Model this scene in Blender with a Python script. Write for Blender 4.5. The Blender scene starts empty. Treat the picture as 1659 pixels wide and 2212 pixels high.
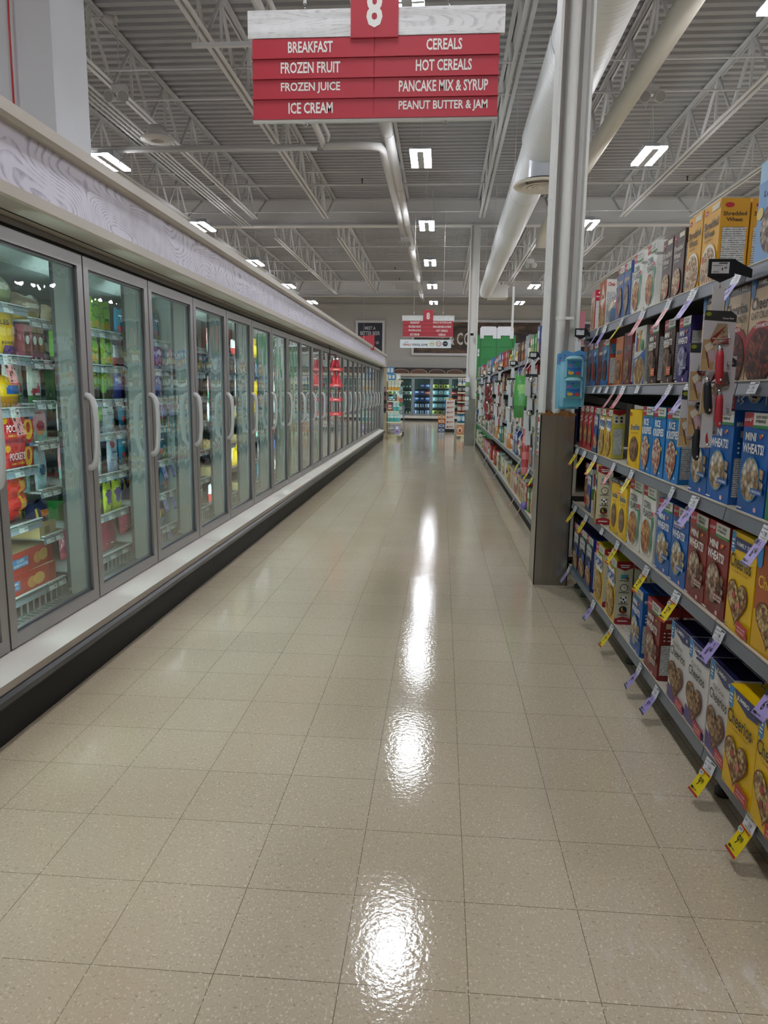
import bpy, math, random
from mathutils import Vector, Matrix
S = bpy.context.scene
COL = S.collection
# ------------------------------------------------------------------ camera
PITCH, YAW, ROLL, EYE, FPX = .166035599, -.0763448614, .0128855465, 1.3864949, 1559.99
cy_, sy_ = math.cos(YAW), math.sin(YAW)
fw = Vector((sy_ * math.cos(PITCH), cy_ * math.cos(PITCH), -math.sin(PITCH)))
rt = Vector((cy_, -sy_, 0)); up = rt.cross(fw)
rt, up = rt * math.cos(ROLL) + up * math.sin(ROLL), -rt * math.sin(ROLL) + up * math.cos(ROLL)
cam = bpy.data.cameras.new('camera'); camo = bpy.data.objects.new('camera', cam); COL.objects.link(camo)
camo.matrix_world = Matrix(((rt.x, up.x, -fw.x, 0), (rt.y, up.y, -fw.y, 0), (rt.z, up.z, -fw.z, EYE), (0, 0, 0, 1)))
cam.sensor_fit = 'VERTICAL'; cam.sensor_width = 27; cam.sensor_height = 36
cam.lens = FPX / 2212 * 36; cam.clip_start = .02; cam.clip_end = 200
S.camera = camo
# ------------------------------------------------------------------ world, exposure
w = bpy.data.worlds.new('world'); S.world = w; w.use_nodes = True
w.node_tree.nodes['Background'].inputs[0].default_value = (.5, .5, .55, 1)
w.node_tree.nodes['Background'].inputs[1].default_value = .02
LAMP = 52.0          # radiance of the high bay diffusers
LED = 34.0            # radiance of the freezer strips
vs = S.view_settings
vs.view_transform = 'Standard'; vs.look = 'None'; vs.gamma = 1; vs.use_curve_mapping = False
vs.exposure = 0.74
# ------------------------------------------------------------------ materials
def lin(h):
    h = h.lstrip('#'); o = []
    for i in (0, 2, 4):
        c = int(h[i:i + 2], 16) / 255
        o.append(c / 12.92 if c <= .04045 else ((c + .055) / 1.055) ** 2.4)
    return (*o, 1)
_M = {}
def nt(name):
    m = bpy.data.materials.new(name); m.use_nodes = True
    t = m.node_tree; b = t.nodes['Principled BSDF']
    return m, t, b
def P(name, col, rough=.5, metal=0., spec=.5, emit=0., coat=0., noise=None, bump=None):
    """plain surface; noise = (scale, amount, stretch xyz), bump = (scale, strength)"""
    if name in _M: return _M[name]
    m, t, b = nt(name); c = lin(col)
    b.inputs['Base Color'].default_value = c; b.inputs['Roughness'].default_value = rough
    b.inputs['Metallic'].default_value = metal; b.inputs['Specular IOR Level'].default_value = spec
    if coat: b.inputs['Coat Weight'].default_value = coat; b.inputs['Coat Roughness'].default_value = .1
    if emit:
        b.inputs['Emission Color'].default_value = c; b.inputs['Emission Strength'].default_value = emit
    N, L = t.nodes.new, t.links.new
    if noise or bump: tc = N('ShaderNodeTexCoord')
    if noise:
        mp = N('ShaderNodeMapping'); mp.inputs['Scale'].default_value = noise[2] if len(noise) > 2 else (1, 1, 1)
        L(tc.outputs['Object'], mp.inputs[0])
        n = N('ShaderNodeTexNoise'); n.inputs['Scale'].default_value = noise[0]; n.inputs['Detail'].default_value = 5
        L(mp.outputs[0], n.inputs['Vector'])
        r = N('ShaderNodeMapRange'); r.inputs[3].default_value = 1 - noise[1]; r.inputs[4].default_value = 1 + noise[1]
        L(n.outputs[0], r.inputs[0])
        x = N('ShaderNodeMix'); x.data_type = 'RGBA'; x.blend_type = 'MULTIPLY'; x.inputs[0].default_value = 1
        x.inputs[6].default_value = c; L(r.outputs[0], x.inputs[7]); L(x.outputs[2], b.inputs['Base Color'])
    if bump:
        n = N('ShaderNodeTexNoise'); n.inputs['Scale'].default_value = bump[0]; n.inputs['Detail'].default_value = 3
        L(tc.outputs['Object'], n.inputs['Vector'])
        u = N('ShaderNodeBump'); u.inputs['Strength'].default_value = bump[1]; u.inputs['Distance'].default_value = .01
        L(n.outputs[0], u.inputs['Height']); L(u.outputs[0], b.inputs['Normal'])
    _M[name] = m
    return m
def K(h):                      # printed carton or paper of one colour
    return P('card_' + h.lstrip('#'), h, .38, noise=(40, .04))
def F(h):                      # crinkled plastic film
    return P('film_' + h.lstrip('#'), h, .22, spec=.6, coat=.3, noise=(9, .18), bump=(26, .55))
def CER(name, cols, sc):       # a picture of cereal pieces: voronoi cells with dark gaps
    if name in _M: return _M[name]
    m, t, b = nt(name); N, L = t.nodes.new, t.links.new
    tc = N('ShaderNodeTexCoord'); v = N('ShaderNodeTexVoronoi'); v.inputs['Scale'].default_value = sc
    L(tc.outputs['Object'], v.inputs['Vector'])
    r = N('ShaderNodeValToRGB'); r.color_ramp.elements[0].color = lin(cols[2]); r.color_ramp.elements[0].position = .12
    r.color_ramp.elements[1].color = lin(cols[0]); r.color_ramp.elements[1].position = .75
    e = r.color_ramp.elements.new(.45); e.color = lin(cols[1])
    r2 = N('ShaderNodeMapRange'); r2.inputs[1].default_value = .0; r2.inputs[2].default_value = .8
    r2.inputs[3].default_value = 1.15; r2.inputs[4].default_value = .35
    s = N('ShaderNodeSeparateColor'); L(v.outputs['Color'], s.inputs[0]); L(s.outputs[0], r.inputs[0])
    L(v.outputs['Distance'], r2.inputs[0])
    x = N('ShaderNodeMix'); x.data_type = 'RGBA'; x.blend_type = 'MULTIPLY'; x.inputs[0].default_value = 1
    L(r.outputs[0], x.inputs[6]); L(r2.outputs[0], x.inputs[7]); L(x.outputs[2], b.inputs['Base Color'])
    b.inputs['Roughness'].default_value = .42
    _M[name] = m
    return m
def FACTS():                   # lines of small print on a pale panel
    if 'small_print' in _M: return _M['small_print']
    m, t, b = nt('small_print'); N, L = t.nodes.new, t.links.new
    tc = N('ShaderNodeTexCoord'); wv = N('ShaderNodeTexWave'); wv.bands_direction = 'Z'
    wv.inputs['Scale'].default_value = 42; wv.inputs['Distortion'].default_value = .4
    n = N('ShaderNodeTexNoise'); n.inputs['Scale'].default_value = 160
    L(tc.outputs['Object'], wv.inputs[0]); L(tc.outputs['Object'], n.inputs['Vector'])
    a = N('ShaderNodeMath'); a.operation = 'MULTIPLY'; L(wv.outputs['Fac'], a.inputs[0]); L(n.outputs[0], a.inputs[1])
    r = N('ShaderNodeValToRGB'); r.color_ramp.elements[0].position = .28; r.color_ramp.elements[1].position = .5
    r.color_ramp.elements[0].color = lin('#c9c9c6'); r.color_ramp.elements[1].color = lin('#5d5d60')
    L(a.outputs[0], r.inputs[0]); L(r.outputs[0], b.inputs['Base Color']); b.inputs['Roughness'].default_value = .4
    _M['small_print'] = m
    return m
def GLOW(name, col, s):
    if name in _M: return _M[name]
    m = bpy.data.materials.new(name); m.use_nodes = True; t = m.node_tree; t.nodes.clear()
    e = t.nodes.new('ShaderNodeEmission'); o = t.nodes.new('ShaderNodeOutputMaterial')
    e.inputs[0].default_value = lin(col); e.inputs[1].default_value = s
    t.links.new(e.outputs[0], o.inputs[0]); _M[name] = m
    return m
def GLASS(name='door_glass', boost=2.0, tint='#e9f4f2', wob=.05):
    if name in _M: return _M[name]
    m = bpy.data.materials.new(name); m.use_nodes = True; t = m.node_tree; t.nodes.clear(); N, L = t.nodes.new, t.links.new
    o = N('ShaderNodeOutputMaterial'); mx = N('ShaderNodeMixShader'); tr = N('ShaderNodeBsdfTransparent'); gl = N('ShaderNodeBsdfGlossy')
    tr.inputs[0].default_value = lin(tint); gl.inputs[0].default_value = (.95, .98, .97, 1); gl.inputs['Roughness'].default_value = .015
    fr = N('ShaderNodeFresnel'); fr.inputs[0].default_value = 1.52
    mu = N('ShaderNodeMath'); mu.operation = 'MULTIPLY'; mu.use_clamp = True; mu.inputs[1].default_value = boost
    tc = N('ShaderNodeTexCoord'); mp = N('ShaderNodeMapping'); mp.inputs['Scale'].default_value = (1, 3.2, .9)
    n = N('ShaderNodeTexNoise'); n.inputs['Scale'].default_value = 2.3; n.inputs['Detail'].default_value = 1.5
    bu = N('ShaderNodeBump'); bu.inputs['Strength'].default_value = wob; bu.inputs['Distance'].default_value = .05
    L(tc.outputs['Object'], mp.inputs[0]); L(mp.outputs[0], n.inputs['Vector']); L(n.outputs[0], bu.inputs['Height']); L(bu.outputs[0], gl.inputs['Normal'])
    L(fr.outputs[0], mu.inputs[0]); L(mu.outputs[0], mx.inputs[0]); L(tr.outputs[0], mx.inputs[1]); L(gl.outputs[0], mx.inputs[2]); L(mx.outputs[0], o.inputs[0])
    _M[name] = m
    return m
def FLOOR():
    m, t, b = nt('vinyl_tile'); N, L = t.nodes.new, t.links.new
    tc = N('ShaderNodeTexCoord'); mp = N('ShaderNodeMapping')
    T = .3048
    mp.inputs['Location'].default_value = (1.4253 / T, -1.4928 / T, 0); mp.inputs['Scale'].default_value = (1 / T, 1 / T, 1 / T)
    L(tc.outputs['Object'], mp.inputs[0])
    br = N('ShaderNodeTexBrick'); br.offset = 0; br.inputs['Scale'].default_value = 1
    br.inputs['Brick Width'].default_value = 1; br.inputs['Row Height'].default_value = 1
    br.inputs['Mortar Size'].default_value = .0035; br.inputs['Mortar Smooth'].default_value = .3
    br.inputs['Color1'].default_value = lin('#d0c1a9'); br.inputs['Color2'].default_value = lin('#cbbca4'); br.inputs['Mortar'].default_value = lin('#6b5d4a')
    L(mp.outputs[0], br.inputs[0])
    # soft mottling, pale and dark chips
    def chips(scale, lo, hi, st):
        q = N('ShaderNodeMapping'); q.inputs['Scale'].default_value = st; L(tc.outputs['Object'], q.inputs[0])
        v = N('ShaderNodeTexNoise'); v.inputs['Scale'].default_value = scale; v.inputs['Detail'].default_value = 1.5; v.inputs['Distortion'].default_value = .6
        L(q.outputs[0], v.inputs['Vector'])
        r = N('ShaderNodeMapRange'); r.inputs[1].default_value = lo; r.inputs[2].default_value = hi; L(v.outputs[0], r.inputs[0])
        return r.outputs[0]
    def mixc(fac, a, col):
        x = N('ShaderNodeMix'); x.data_type = 'RGBA'; L(fac, x.inputs[0]); L(a, x.inputs[6]); x.inputs[7].default_value = lin(col)
        return x.outputs[2]
    def scaled(f, k):
        q = N('ShaderNodeMath'); q.operation = 'MULTIPLY'; q.inputs[1].default_value = k; L(f, q.inputs[0]); return q.outputs[0]
    c = mixc(scaled(chips(105, .60, .68, (1.6, 1, 1)), .7), br.outputs['Color'], '#f3ead6')
    c = mixc(scaled(chips(92, .61, .70, (1, 1.7, 1)), .5), c, '#8f7f66')
    c = mixc(scaled(chips(1.1, .42, .75, (1, .35, 1)), .35), c, '#bfa67f')
    # pale scuffs worn into a few tiles
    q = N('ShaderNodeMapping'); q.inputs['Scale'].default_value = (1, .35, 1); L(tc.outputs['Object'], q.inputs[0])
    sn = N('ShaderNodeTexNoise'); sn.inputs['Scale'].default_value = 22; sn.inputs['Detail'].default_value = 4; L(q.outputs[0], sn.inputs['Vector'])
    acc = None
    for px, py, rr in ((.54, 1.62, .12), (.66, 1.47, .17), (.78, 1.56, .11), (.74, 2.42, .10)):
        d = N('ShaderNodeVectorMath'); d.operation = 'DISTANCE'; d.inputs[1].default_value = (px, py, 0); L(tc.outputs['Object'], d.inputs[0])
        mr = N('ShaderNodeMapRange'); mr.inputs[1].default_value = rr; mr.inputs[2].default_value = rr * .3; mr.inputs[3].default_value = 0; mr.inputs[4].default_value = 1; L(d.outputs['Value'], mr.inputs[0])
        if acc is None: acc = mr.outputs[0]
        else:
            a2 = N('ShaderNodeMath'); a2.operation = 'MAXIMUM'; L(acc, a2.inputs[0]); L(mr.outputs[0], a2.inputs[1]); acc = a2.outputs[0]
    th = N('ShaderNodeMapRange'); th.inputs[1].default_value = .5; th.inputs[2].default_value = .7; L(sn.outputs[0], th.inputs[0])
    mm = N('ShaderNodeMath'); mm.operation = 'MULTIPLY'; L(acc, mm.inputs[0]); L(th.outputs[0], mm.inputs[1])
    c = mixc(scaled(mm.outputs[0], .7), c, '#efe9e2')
    L(c, b.inputs['Base Color'])
    rg = N('ShaderNodeMapRange'); rg.inputs[3].default_value = .05; rg.inputs[4].default_value = .11
    n = N('ShaderNodeTexNoise'); n.inputs['Scale'].default_value = 2.2; n.inputs['Detail'].default_value = 4; L(tc.outputs['Object'], n.inputs['Vector'])
    L(n.outputs[0], rg.inputs[0]); L(rg.outputs[0], b.inputs['Roughness'])
    n2 = N('ShaderNodeTexNoise'); n2.inputs['Scale'].default_value = 60; n2.inputs['Detail'].default_value = 3; L(tc.outputs['Object'], n2.inputs['Vector'])
    u = N('ShaderNodeBump'); u.inputs['Strength'].default_value = .06; u.inputs['Distance'].default_value = .01; L(n2.outputs[0], u.inputs['Height'])
    L(u.outputs[0], b.inputs['Normal']); b.inputs['Specular IOR Level'].default_value = .62
    return m
def WOOD(name, base, dark, sc=1.0, axis=(1, .16, 1), amt=.9, rings=30):
    """embossed, whitewashed plank grain"""
    if name in _M: return _M[name]
    m, t, b = nt(name); N, L = t.nodes.new, t.links.new
    tc = N('ShaderNodeTexCoord'); mp = N('ShaderNodeMapping'); mp.inputs['Scale'].default_value = axis; L(tc.outputs['Object'], mp.inputs[0])
    n = N('ShaderNodeTexNoise'); n.inputs['Scale'].default_value = 3.2 * sc; n.inputs['Detail'].default_value = 1.2; n.inputs['Roughness'].default_value = .4
    L(mp.outputs[0], n.inputs['Vector'])
    k = N('ShaderNodeMath'); k.operation = 'MULTIPLY'; k.inputs[1].default_value = rings; L(n.outputs[0], k.inputs[0])
    fr = N('ShaderNodeMath'); fr.operation = 'FRACT'; L(k.outputs[0], fr.inputs[0])
    n2 = N('ShaderNodeTexNoise'); n2.inputs['Scale'].default_value = 14 * sc; n2.inputs['Detail'].default_value = 4; L(tc.outputs['Object'], n2.inputs['Vector'])
    a = N('ShaderNodeMath'); a.operation = 'MULTIPLY'; L(fr.outputs[0], a.inputs[0]); L(n2.outputs[0], a.inputs[1])
    r = N('ShaderNodeValToRGB'); r.color_ramp.elements[0].color = lin(base); r.color_ramp.elements[1].color = lin(dark)
    r.color_ramp.elements[0].position = .30; r.color_ramp.elements[1].position = .30 + .6 * (1.15 - amt) + .06
    L(a.outputs[0], r.inputs[0]); L(r.outputs[0], b.inputs['Base Color']); b.inputs['Roughness'].default_value = .5
    u = N('ShaderNodeBump'); u.inputs['Strength'].default_value = .25; u.inputs['Distance'].default_value = -.006; L(a.outputs[0], u.inputs['Height']); L(u.outputs[0], b.inputs['Normal'])
    _M[name] = m
    return m
def BRUSHED(name, col, rough, axis):
    if name in _M: return _M[name]
    m = P(name, col, rough, metal=1., noise=(30, .16, axis))
    return m
# ------------------------------------------------------------------ mesh collector
class G:
    def __init__(s): s.v = []; s.f = []; s.mi = []; s.ms = []; s.sm = []
    def k(s, mat):
        if mat not in s.ms: s.ms.append(mat)
        return s.ms.index(mat)
    def add(s, vs, fs, mat, smooth=False, M=None):
        o = len(s.v); i = s.k(mat)
        s.v += [tuple(M @ Vector(p)) if M else tuple(p) for p in vs]
        for q in fs: s.f.append(tuple(o + j for j in q)); s.mi.append(i); s.sm.append(smooth)
        return s
    def box(s, x0, y0, z0, x1, y1, z1, mat, M=None):
        return s.add([(x0, y0, z0), (x1, y0, z0), (x1, y1, z0), (x0, y1, z0), (x0, y0, z1), (x1, y0, z1), (x1, y1, z1), (x0, y1, z1)],
                     [(3, 2, 1, 0), (4, 5, 6, 7), (0, 1, 5, 4), (1, 2, 6, 5), (2, 3, 7, 6), (3, 0, 4, 7)], mat, M=M)
    def cyl(s, p, q, r, mat, n=10, r2=None, cap=True):
        p, q = Vector(p), Vector(q); d = (q - p).normalized()
        a = d.orthogonal().normalized(); b = d.cross(a); r2 = r if r2 is None else r2; vs = []
        for c, rr in ((p, r), (q, r2)):
            for i in range(n):
                t = 2 * math.pi * i / n; vs.append(c + (a * math.cos(t) + b * math.sin(t)) * rr)
        s.add(vs, [(i, (i + 1) % n, n + (i + 1) % n, n + i) for i in range(n)], mat, True)
        if cap: s.add(vs, [tuple(range(n - 1, -1, -1)), tuple(range(n, 2 * n))], mat)
        return s
    def tube(s, pts, r, mat, n=8, closed=False):
        pts = [Vector(p) for p in pts]; m = len(pts); vs = []; a = None
        for i, p in enumerate(pts):
            if closed: d = pts[(i + 1) % m] - pts[i - 1]
            else: d = pts[min(i + 1, m - 1)] - pts[max(i - 1, 0)]
            d.normalize()
            a = d.orthogonal().normalized() if a is None else (a - d * a.dot(d)).normalized()
            b = d.cross(a); rr = r[i] if isinstance(r, (list, tuple)) else r
            for j in range(n):
                t = 2 * math.pi * j / n; vs.append(p + (a * math.cos(t) + b * math.sin(t)) * rr)
        fs = [(i * n + j, i * n + (j + 1) % n, ((i + 1) % m) * n + (j + 1) % n, ((i + 1) % m) * n + j) for i in range(m if closed else m - 1) for j in range(n)]
        if not closed: fs += [tuple(range(n - 1, -1, -1)), tuple((m - 1) * n + j for j in range(n))]
        return s.add(vs, fs, mat, True)
    def lathe(s, prof, c, mat, n=16, smooth=True):
        vs = []; m = len(prof)
        for r, z in prof:
            for i in range(n):
                t = 2 * math.pi * i / n; vs.append((c[0] + r * math.cos(t), c[1] + r * math.sin(t), c[2] + z))
        fs = [(k * n + i, k * n + (i + 1) % n, (k + 1) * n + (i + 1) % n, (k + 1) * n + i) for k in range(m - 1) for i in range(n)]
        return s.add(vs, fs, mat, smooth)
    def prof(s, pts, y0, y1, mat):
        """closed (x, z) outline, counter-clockwise seen from -y, extruded along y"""
        n = len(pts)
        vs = [(x, y0, z) for x, z in pts] + [(x, y1, z) for x, z in pts]
        return s.add(vs, [(i, n + i, n + (i + 1) % n, (i + 1) % n)[::-1] for i in range(n)] + [tuple(range(n)), tuple(range(2 * n - 1, n - 1, -1))], mat)
    def mesh(s, name):
        me = bpy.data.meshes.new(name); me.from_pydata(s.v, [], s.f)
        for m in s.ms: me.materials.append(m)
        me.polygons.foreach_set('material_index', s.mi); me.polygons.foreach_set('use_smooth', s.sm); me.update()
        return me
    def obj(s, name, parent=None, loc=(0, 0, 0), rz=0): return inst(name, s.mesh(name), parent, loc, rz)
def inst(name, me, parent=None, loc=(0, 0, 0), rz=0, rot=None):
    o = bpy.data.objects.new(name, me); COL.objects.link(o); o.location = loc
    o.rotation_euler = rot if rot else (0, 0, rz)
    if parent: o.parent = parent
    return o
def empty(name, loc=(0, 0, 0), rz=0): return inst(name, None, None, loc, rz)
def tag(o, label, cat, group=None):
    o['label'] = label; o['category'] = cat
    if group: o['group'] = group
    return o
def struct(o): o['kind'] = 'structure'; return o
def copy_tree(o, parent=None):
    c = o.copy(); COL.objects.link(c)
    if parent: c.parent = parent
    for ch in o.children: copy_tree(ch, c)
    return c
ORD = 'zeroth first second third fourth fifth sixth seventh eighth ninth tenth eleventh twelfth'.split()
def nth(n):
    if n < 13: return ORD[n]
    return '%d%s' % (n, 'th' if 10 <= n % 100 <= 20 else {1: 'st', 2: 'nd', 3: 'rd'}.get(n % 10, 'th'))
# ------------------------------------------------------------------ lettering
_T = {}
def letters(s, bold=.014):
    if (s, bold) in _T: return _T[(s, bold)]
    cu = bpy.data.curves.new('lettering', 'FONT'); cu.body = s; cu.offset = bold; cu.resolution_u = 2
    o = bpy.data.objects.new('lettering', cu); COL.objects.link(o)
    dg = bpy.context.evaluated_depsgraph_get(); me = bpy.data.meshes.new_from_object(o.evaluated_get(dg))
    vs = [(v.co.x, v.co.y) for v in me.vertices]; fs = [tuple(p.vertices) for p in me.polygons]
    bpy.data.objects.remove(o); bpy.data.curves.remove(cu); bpy.data.meshes.remove(me)
    if not vs: vs = [(0, 0)]
    x0 = min(v[0] for v in vs); x1 = max(v[0] for v in vs); y0 = min(v[1] for v in vs); y1 = max(v[1] for v in vs)
    r = ([((x - x0) / max(x1 - x0, 1e-6) - .5, (y - y0) / max(y1 - y0, 1e-6) - .5) for x, y in vs], fs)
    _T[(s, bold)] = r
    return r
_mats = {}
def MT(c): return K(c) if isinstance(c, str) else c
def art(g, W, H, layers, to3, eps=.0005):
    """printed layers on a W x H face; to3(x, z, k) turns face coordinates (from the bottom left) into a point k layers above it"""
    for i, l in enumerate(layers):
        k = (i + 1); t = l[0]
        if t == 'r':
            _, u0, v0, u1, v1, c = l; pts = [(u0, v0), (u1, v0), (u1, v1), (u0, v1)]
        elif t == 'e':
            _, cu, cv, ru, rv, c = l; pts = [(cu + ru * math.cos(a * math.pi / 14), cv + rv * math.sin(a * math.pi / 14)) for a in range(28)]
        elif t == 'h':
            _, cu, cv, ru, rv, c = l; pts = []
            for a in range(36):
                q = 2 * math.pi * a / 36
                pts.append((cu - ru * math.sin(q) ** 3, cv + rv * (13 * math.cos(q) - 5 * math.cos(2 * q) - 2 * math.cos(3 * q) - math.cos(4 * q)) / 17 + .12 * rv))
        elif t == 'p': _, pts, c = l
        elif t == 't':
            _, s, cu, cv, w_, h_, c = l[:7]; rot = l[7] if len(l) > 7 else 0; bold = l[8] if len(l) > 8 else .014
            vs, fs = letters(s, bold); ca, sa = math.cos(rot), math.sin(rot); q = []
            for x, y in vs:
                X, Z = x * w_ * W, y * h_ * H
                q.append(to3(cu * W + X * ca - Z * sa, cv * H + X * sa + Z * ca, k))
            g.add(q, fs, MT(c)); continue
        g.add([to3(u * W, v * H, k) for u, v in pts], [tuple(range(len(pts)))], MT(c))
def front(W, eps=.0005): return lambda x, z, k: (x - W / 2, -k * eps, z)
# ================================================================== the room
WHT = P('white_paint', '#cfcbc7', .5)
CEIL = P('ceiling_paint', '#a6a6a8', .6)
STEEL = P('joist_paint', '#d0cfcf', .55)
WALL = P('wall_paint', '#b9b5ae', .6, noise=(3, .03))
XW, Y0, Y1, ZC = 14.0, -7.0, 35.9, 6.2
g = G(); g.box(-XW, Y0, -.1, XW, Y1 + .6, 0, FLOOR()); struct(g.obj('floor'))
for n, b in (('wall_left', (-XW - .2, Y0, 0, -XW, Y1, 6.4)), ('wall_right', (XW, Y0, 0, XW + .2, Y1, 6.4)),
             ('wall_near', (-XW, Y0 - .2, 0, XW, Y0, 6.4)), ('wall_far', (-XW, Y1, 0, XW, Y1 + .2, 6.4))):
    g = G(); g.box(*b, WALL); struct(g.obj(n))
g = G(); g.box(-XW, Y1 - .1, 5.26, XW, Y1 + .01, 5.5, WALL); struct(g.obj('trim_1'))
# corrugated steel deck, ribs running across the aisle
g = G(); pts = []; y = Y0
while y < Y1:
    for dy, z in ((0, ZC), (.1, ZC), (.125, ZC + .065), (.175, ZC + .065)): pts.append((y + dy, z))
    y += .2
n = len(pts)
g.add([(-XW, a, z) for a, z in pts] + [(XW, a, z) for a, z in pts], [(i, i + 1, n + i + 1, n + i) for i in range(n - 1)], CEIL)
g.box(-XW, Y0, ZC + .12, XW, Y1, ZC + .16, CEIL)
struct(g.obj('ceiling'))
# pier of wall rising behind the freezers
g = G(); g.box(-5.4, 5.36, 0, -2.8, 5.88, 6.25, P('pier_paint', '#c3c3c6', .6, noise=(2, .03))); struct(g.obj('wall_left_pier'))
g = G(); g.tube([(-3.07, 5.345, 6.1), (-3.068, 5.34, 4.6), (-3.09, 5.335, 3.9), (-3.10, 5.34, 2.6)], .007, K('#c02f2c'))
tag(g.obj('red_cable'), 'thin red cable running down the white wall above the freezers', 'cable')
# ------------------------------------------------------------------ girders
def girder(y, lab):
    r = empty('roof_girder', (0, y, 5.55))
    g = G(); g.box(-XW + .05, -.014, .02, XW - .05, .014, .6, STEEL); g.obj('web', r)
    g = G(); g.box(-XW + .05, -.13, -.01, XW - .05, .13, .02, STEEL); g.obj('bottom_flange', r)
    g = G(); g.box(-XW + .05, -.13, .6, XW - .05, .13, .645, STEEL); g.obj('top_flange', r)
    tag(r, lab, 'girder')
girder(19.4, 'deep white steel roof girder on the far column, ending the nearer joists')
girder(33.3, 'deep white steel roof girder in front of the back wall, ending the farther joists')
# ------------------------------------------------------------------ joists
def joist_meshes(L, e0, e1):
    """bottom chord runs e0..L-e1, top chord 0..L"""
    a = G(); c = G(); w = G()
    for s in (-1, 1):
        a.box(s * .014, e0, 0, s * .07, L - e1, .009, STEEL); a.box(s * .014, e0, 0, s * .022, L - e1, .065, STEEL)
        c.box(s * .012, 0, .735, s * .065, L, .745, STEEL); c.box(s * .012, 0, .69, s * .018, L, .745, STEEL)
    n = round((L - e0 - e1) / 1.22); d = (L - e0 - e1) / n
    for i in range(n):
        y = e0 + i * d
        w.cyl((0, y + .02, .03), (0, y + d / 2, .72), .026, STEEL, 6); w.cyl((0, y + d / 2, .72), (0, y + d - .02, .03), .026, STEEL, 6)
        w.box(-.016, y + d / 2 - .016, .03, .016, y + d / 2 + .016, .72, STEEL)
    w.cyl((0, e0 + .03, .03), (0, .1, .70), .028, STEEL, 6); w.cyl((0, L - e1 - .03, .03), (0, L - .1, .70), .028, STEEL, 6)
    return a.mesh('bottom_chord'), c.mesh('top_chord'), w.mesh('web')
JX = [-9.6, -7.9, -6.25, -4.58, -2.86, -1.0, .84, 2.45, 4.08, 5.65, 7.25, 8.85, 10.5]
JL = ['{} white open-web roof joist, %s', ]
for bay, (ya, L, e0, e1) in enumerate(((5.9, 13.4, .6, 1.25), (19.55, 13.5, .7, 1.3))):
    ms = joist_meshes(L, e0, e1)
    for i, x in enumerate(JX):
        r = empty('roof_joist', (x, ya, 5.44))
        for n_, m_ in zip(('bottom_chord', 'top_chord', 'web'), ms): inst(n_, m_, r)
        q = i - 6
        where = 'in line with the two columns' if q == 0 else '%s to the %s of the columns' % (nth(abs(q)), 'right' if q > 0 else 'left')
        tag(r, 'white open-web roof joist of the %s bay, %s' % (('nearer', 'farther')[bay], where), 'roof joist', 'roof joists')
# bridging rods and sprinkler pipes across the joists
for y, z, rad, lab in ((9.95, 5.47, .012, 'nearest thin bridging rod across the roof joists'), (10.93, 5.47, .014, 'second thin bridging rod across the roof joists'),
                       (14.45, 5.47, .012, 'third thin bridging rod across the roof joists'), (17.55, 5.47, .012, 'fourth thin bridging rod, close before the nearer girder'),
                       (21.6, 5.47, .014, 'first thin bridging rod beyond the nearer girder'), (24.0, 5.47, .014, 'second thin bridging rod beyond the nearer girder'),
                       (30.6, 5.47, .014, 'farthest thin bridging rod, before the farther girder')):
    g = G(); g.cyl((-XW + .1, 0, 0), (XW - .1, 0, 0), rad, STEEL, 6); tag(g.obj('bridging_rod', None, (0, y, z)), lab, 'rod', 'bridging rods')
for y, z, lab in ((15.8, 5.6, 'white sprinkler pipe crossing the joists before the nearer girder'), (26.6, 5.6, 'white sprinkler pipe crossing the joists beyond the nearer girder'),
                  (29.2, 5.62, 'farthest white sprinkler pipe crossing the joists')):
    r = empty('sprinkler_pipe', (0, y, z)); g = G(); g.cyl((-XW + .1, 0, 0), (XW - .1, 0, 0), .024, STEEL, 8); g.obj('pipe', r)
    for x in (-8, -4.9, -1.75, 1.72, 4.8, 8):
        h = G(); h.cyl((x, 0, .02), (x, 0, .1), .012, P('dark_brass', '#4a443c', .4, metal=.8), 6); h.lathe([(.0, .1), (.03, .1), (.03, .107), (0, .107)], (x, 0, 0), P('dark_brass', '#4a443c', .4, metal=.8), 8); h.obj('sprinkler_head', r)
    tag(r, lab, 'pipe', 'sprinkler pipes')
# ------------------------------------------------------------------ pipes and duct
PIPE = P('pipe_jacket', '#c6c4c2', .75, noise=(4, .04))
def pipe(name, pts, r, lab, rings=0, mat=None):
    g = G(); g.tube(pts, r, mat or PIPE, 14)
    if rings:
        a, b = Vector(pts[0]), Vector(pts[-1]); d = (b - a).normalized()
        for i in range(1, rings): 
            c = a.lerp(b, i / rings); g.cyl(c - d * .015, c + d * .015, r * 1.06, PIPE, 14)
    return tag(g.obj(name), lab, 'pipe')
pipe('insulated_pipe', [(-.93, 5.95, 5.33), (-.93, 33.0, 5.33)], .085, 'long round white pipe running along the aisle under the joists', 9)
pipe('insulated_pipe', [(-2.0, 12.36, 5.28), (-1.25, 12.36, 5.28), (-1.1, 12.42, 5.28), (-1.06, 12.6, 5.28), (-1.06, 19.2, 5.28)], .066, 'shorter jacketed white pipe with an elbow beside the long pipe')
pipe('conduit', [(-2.02, 6, 5.36), (-2.02, 12.2, 5.36), (-2.0, 12.36, 5.28)], .05, 'white pipe dropping to the elbow left of the long pipe')
pipe('conduit', [(-1.9, 6, 5.40), (-1.9, 12.25, 5.40), (-1.95, 12.36, 5.3)], .03, 'thin white conduit beside the pipe that drops to the elbow')
pipe('cross_pipe', [(-13, 12.42, 5.30), (-2.1, 12.42, 5.30)], .032, 'upper one of two white pipes crossing the ceiling left of the sign')
pipe('cross_pipe', [(-13, 12.30, 5.22), (-2.1, 12.30, 5.22)], .032, 'lower one of two white pipes crossing the ceiling left of the sign')
g = G()
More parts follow.
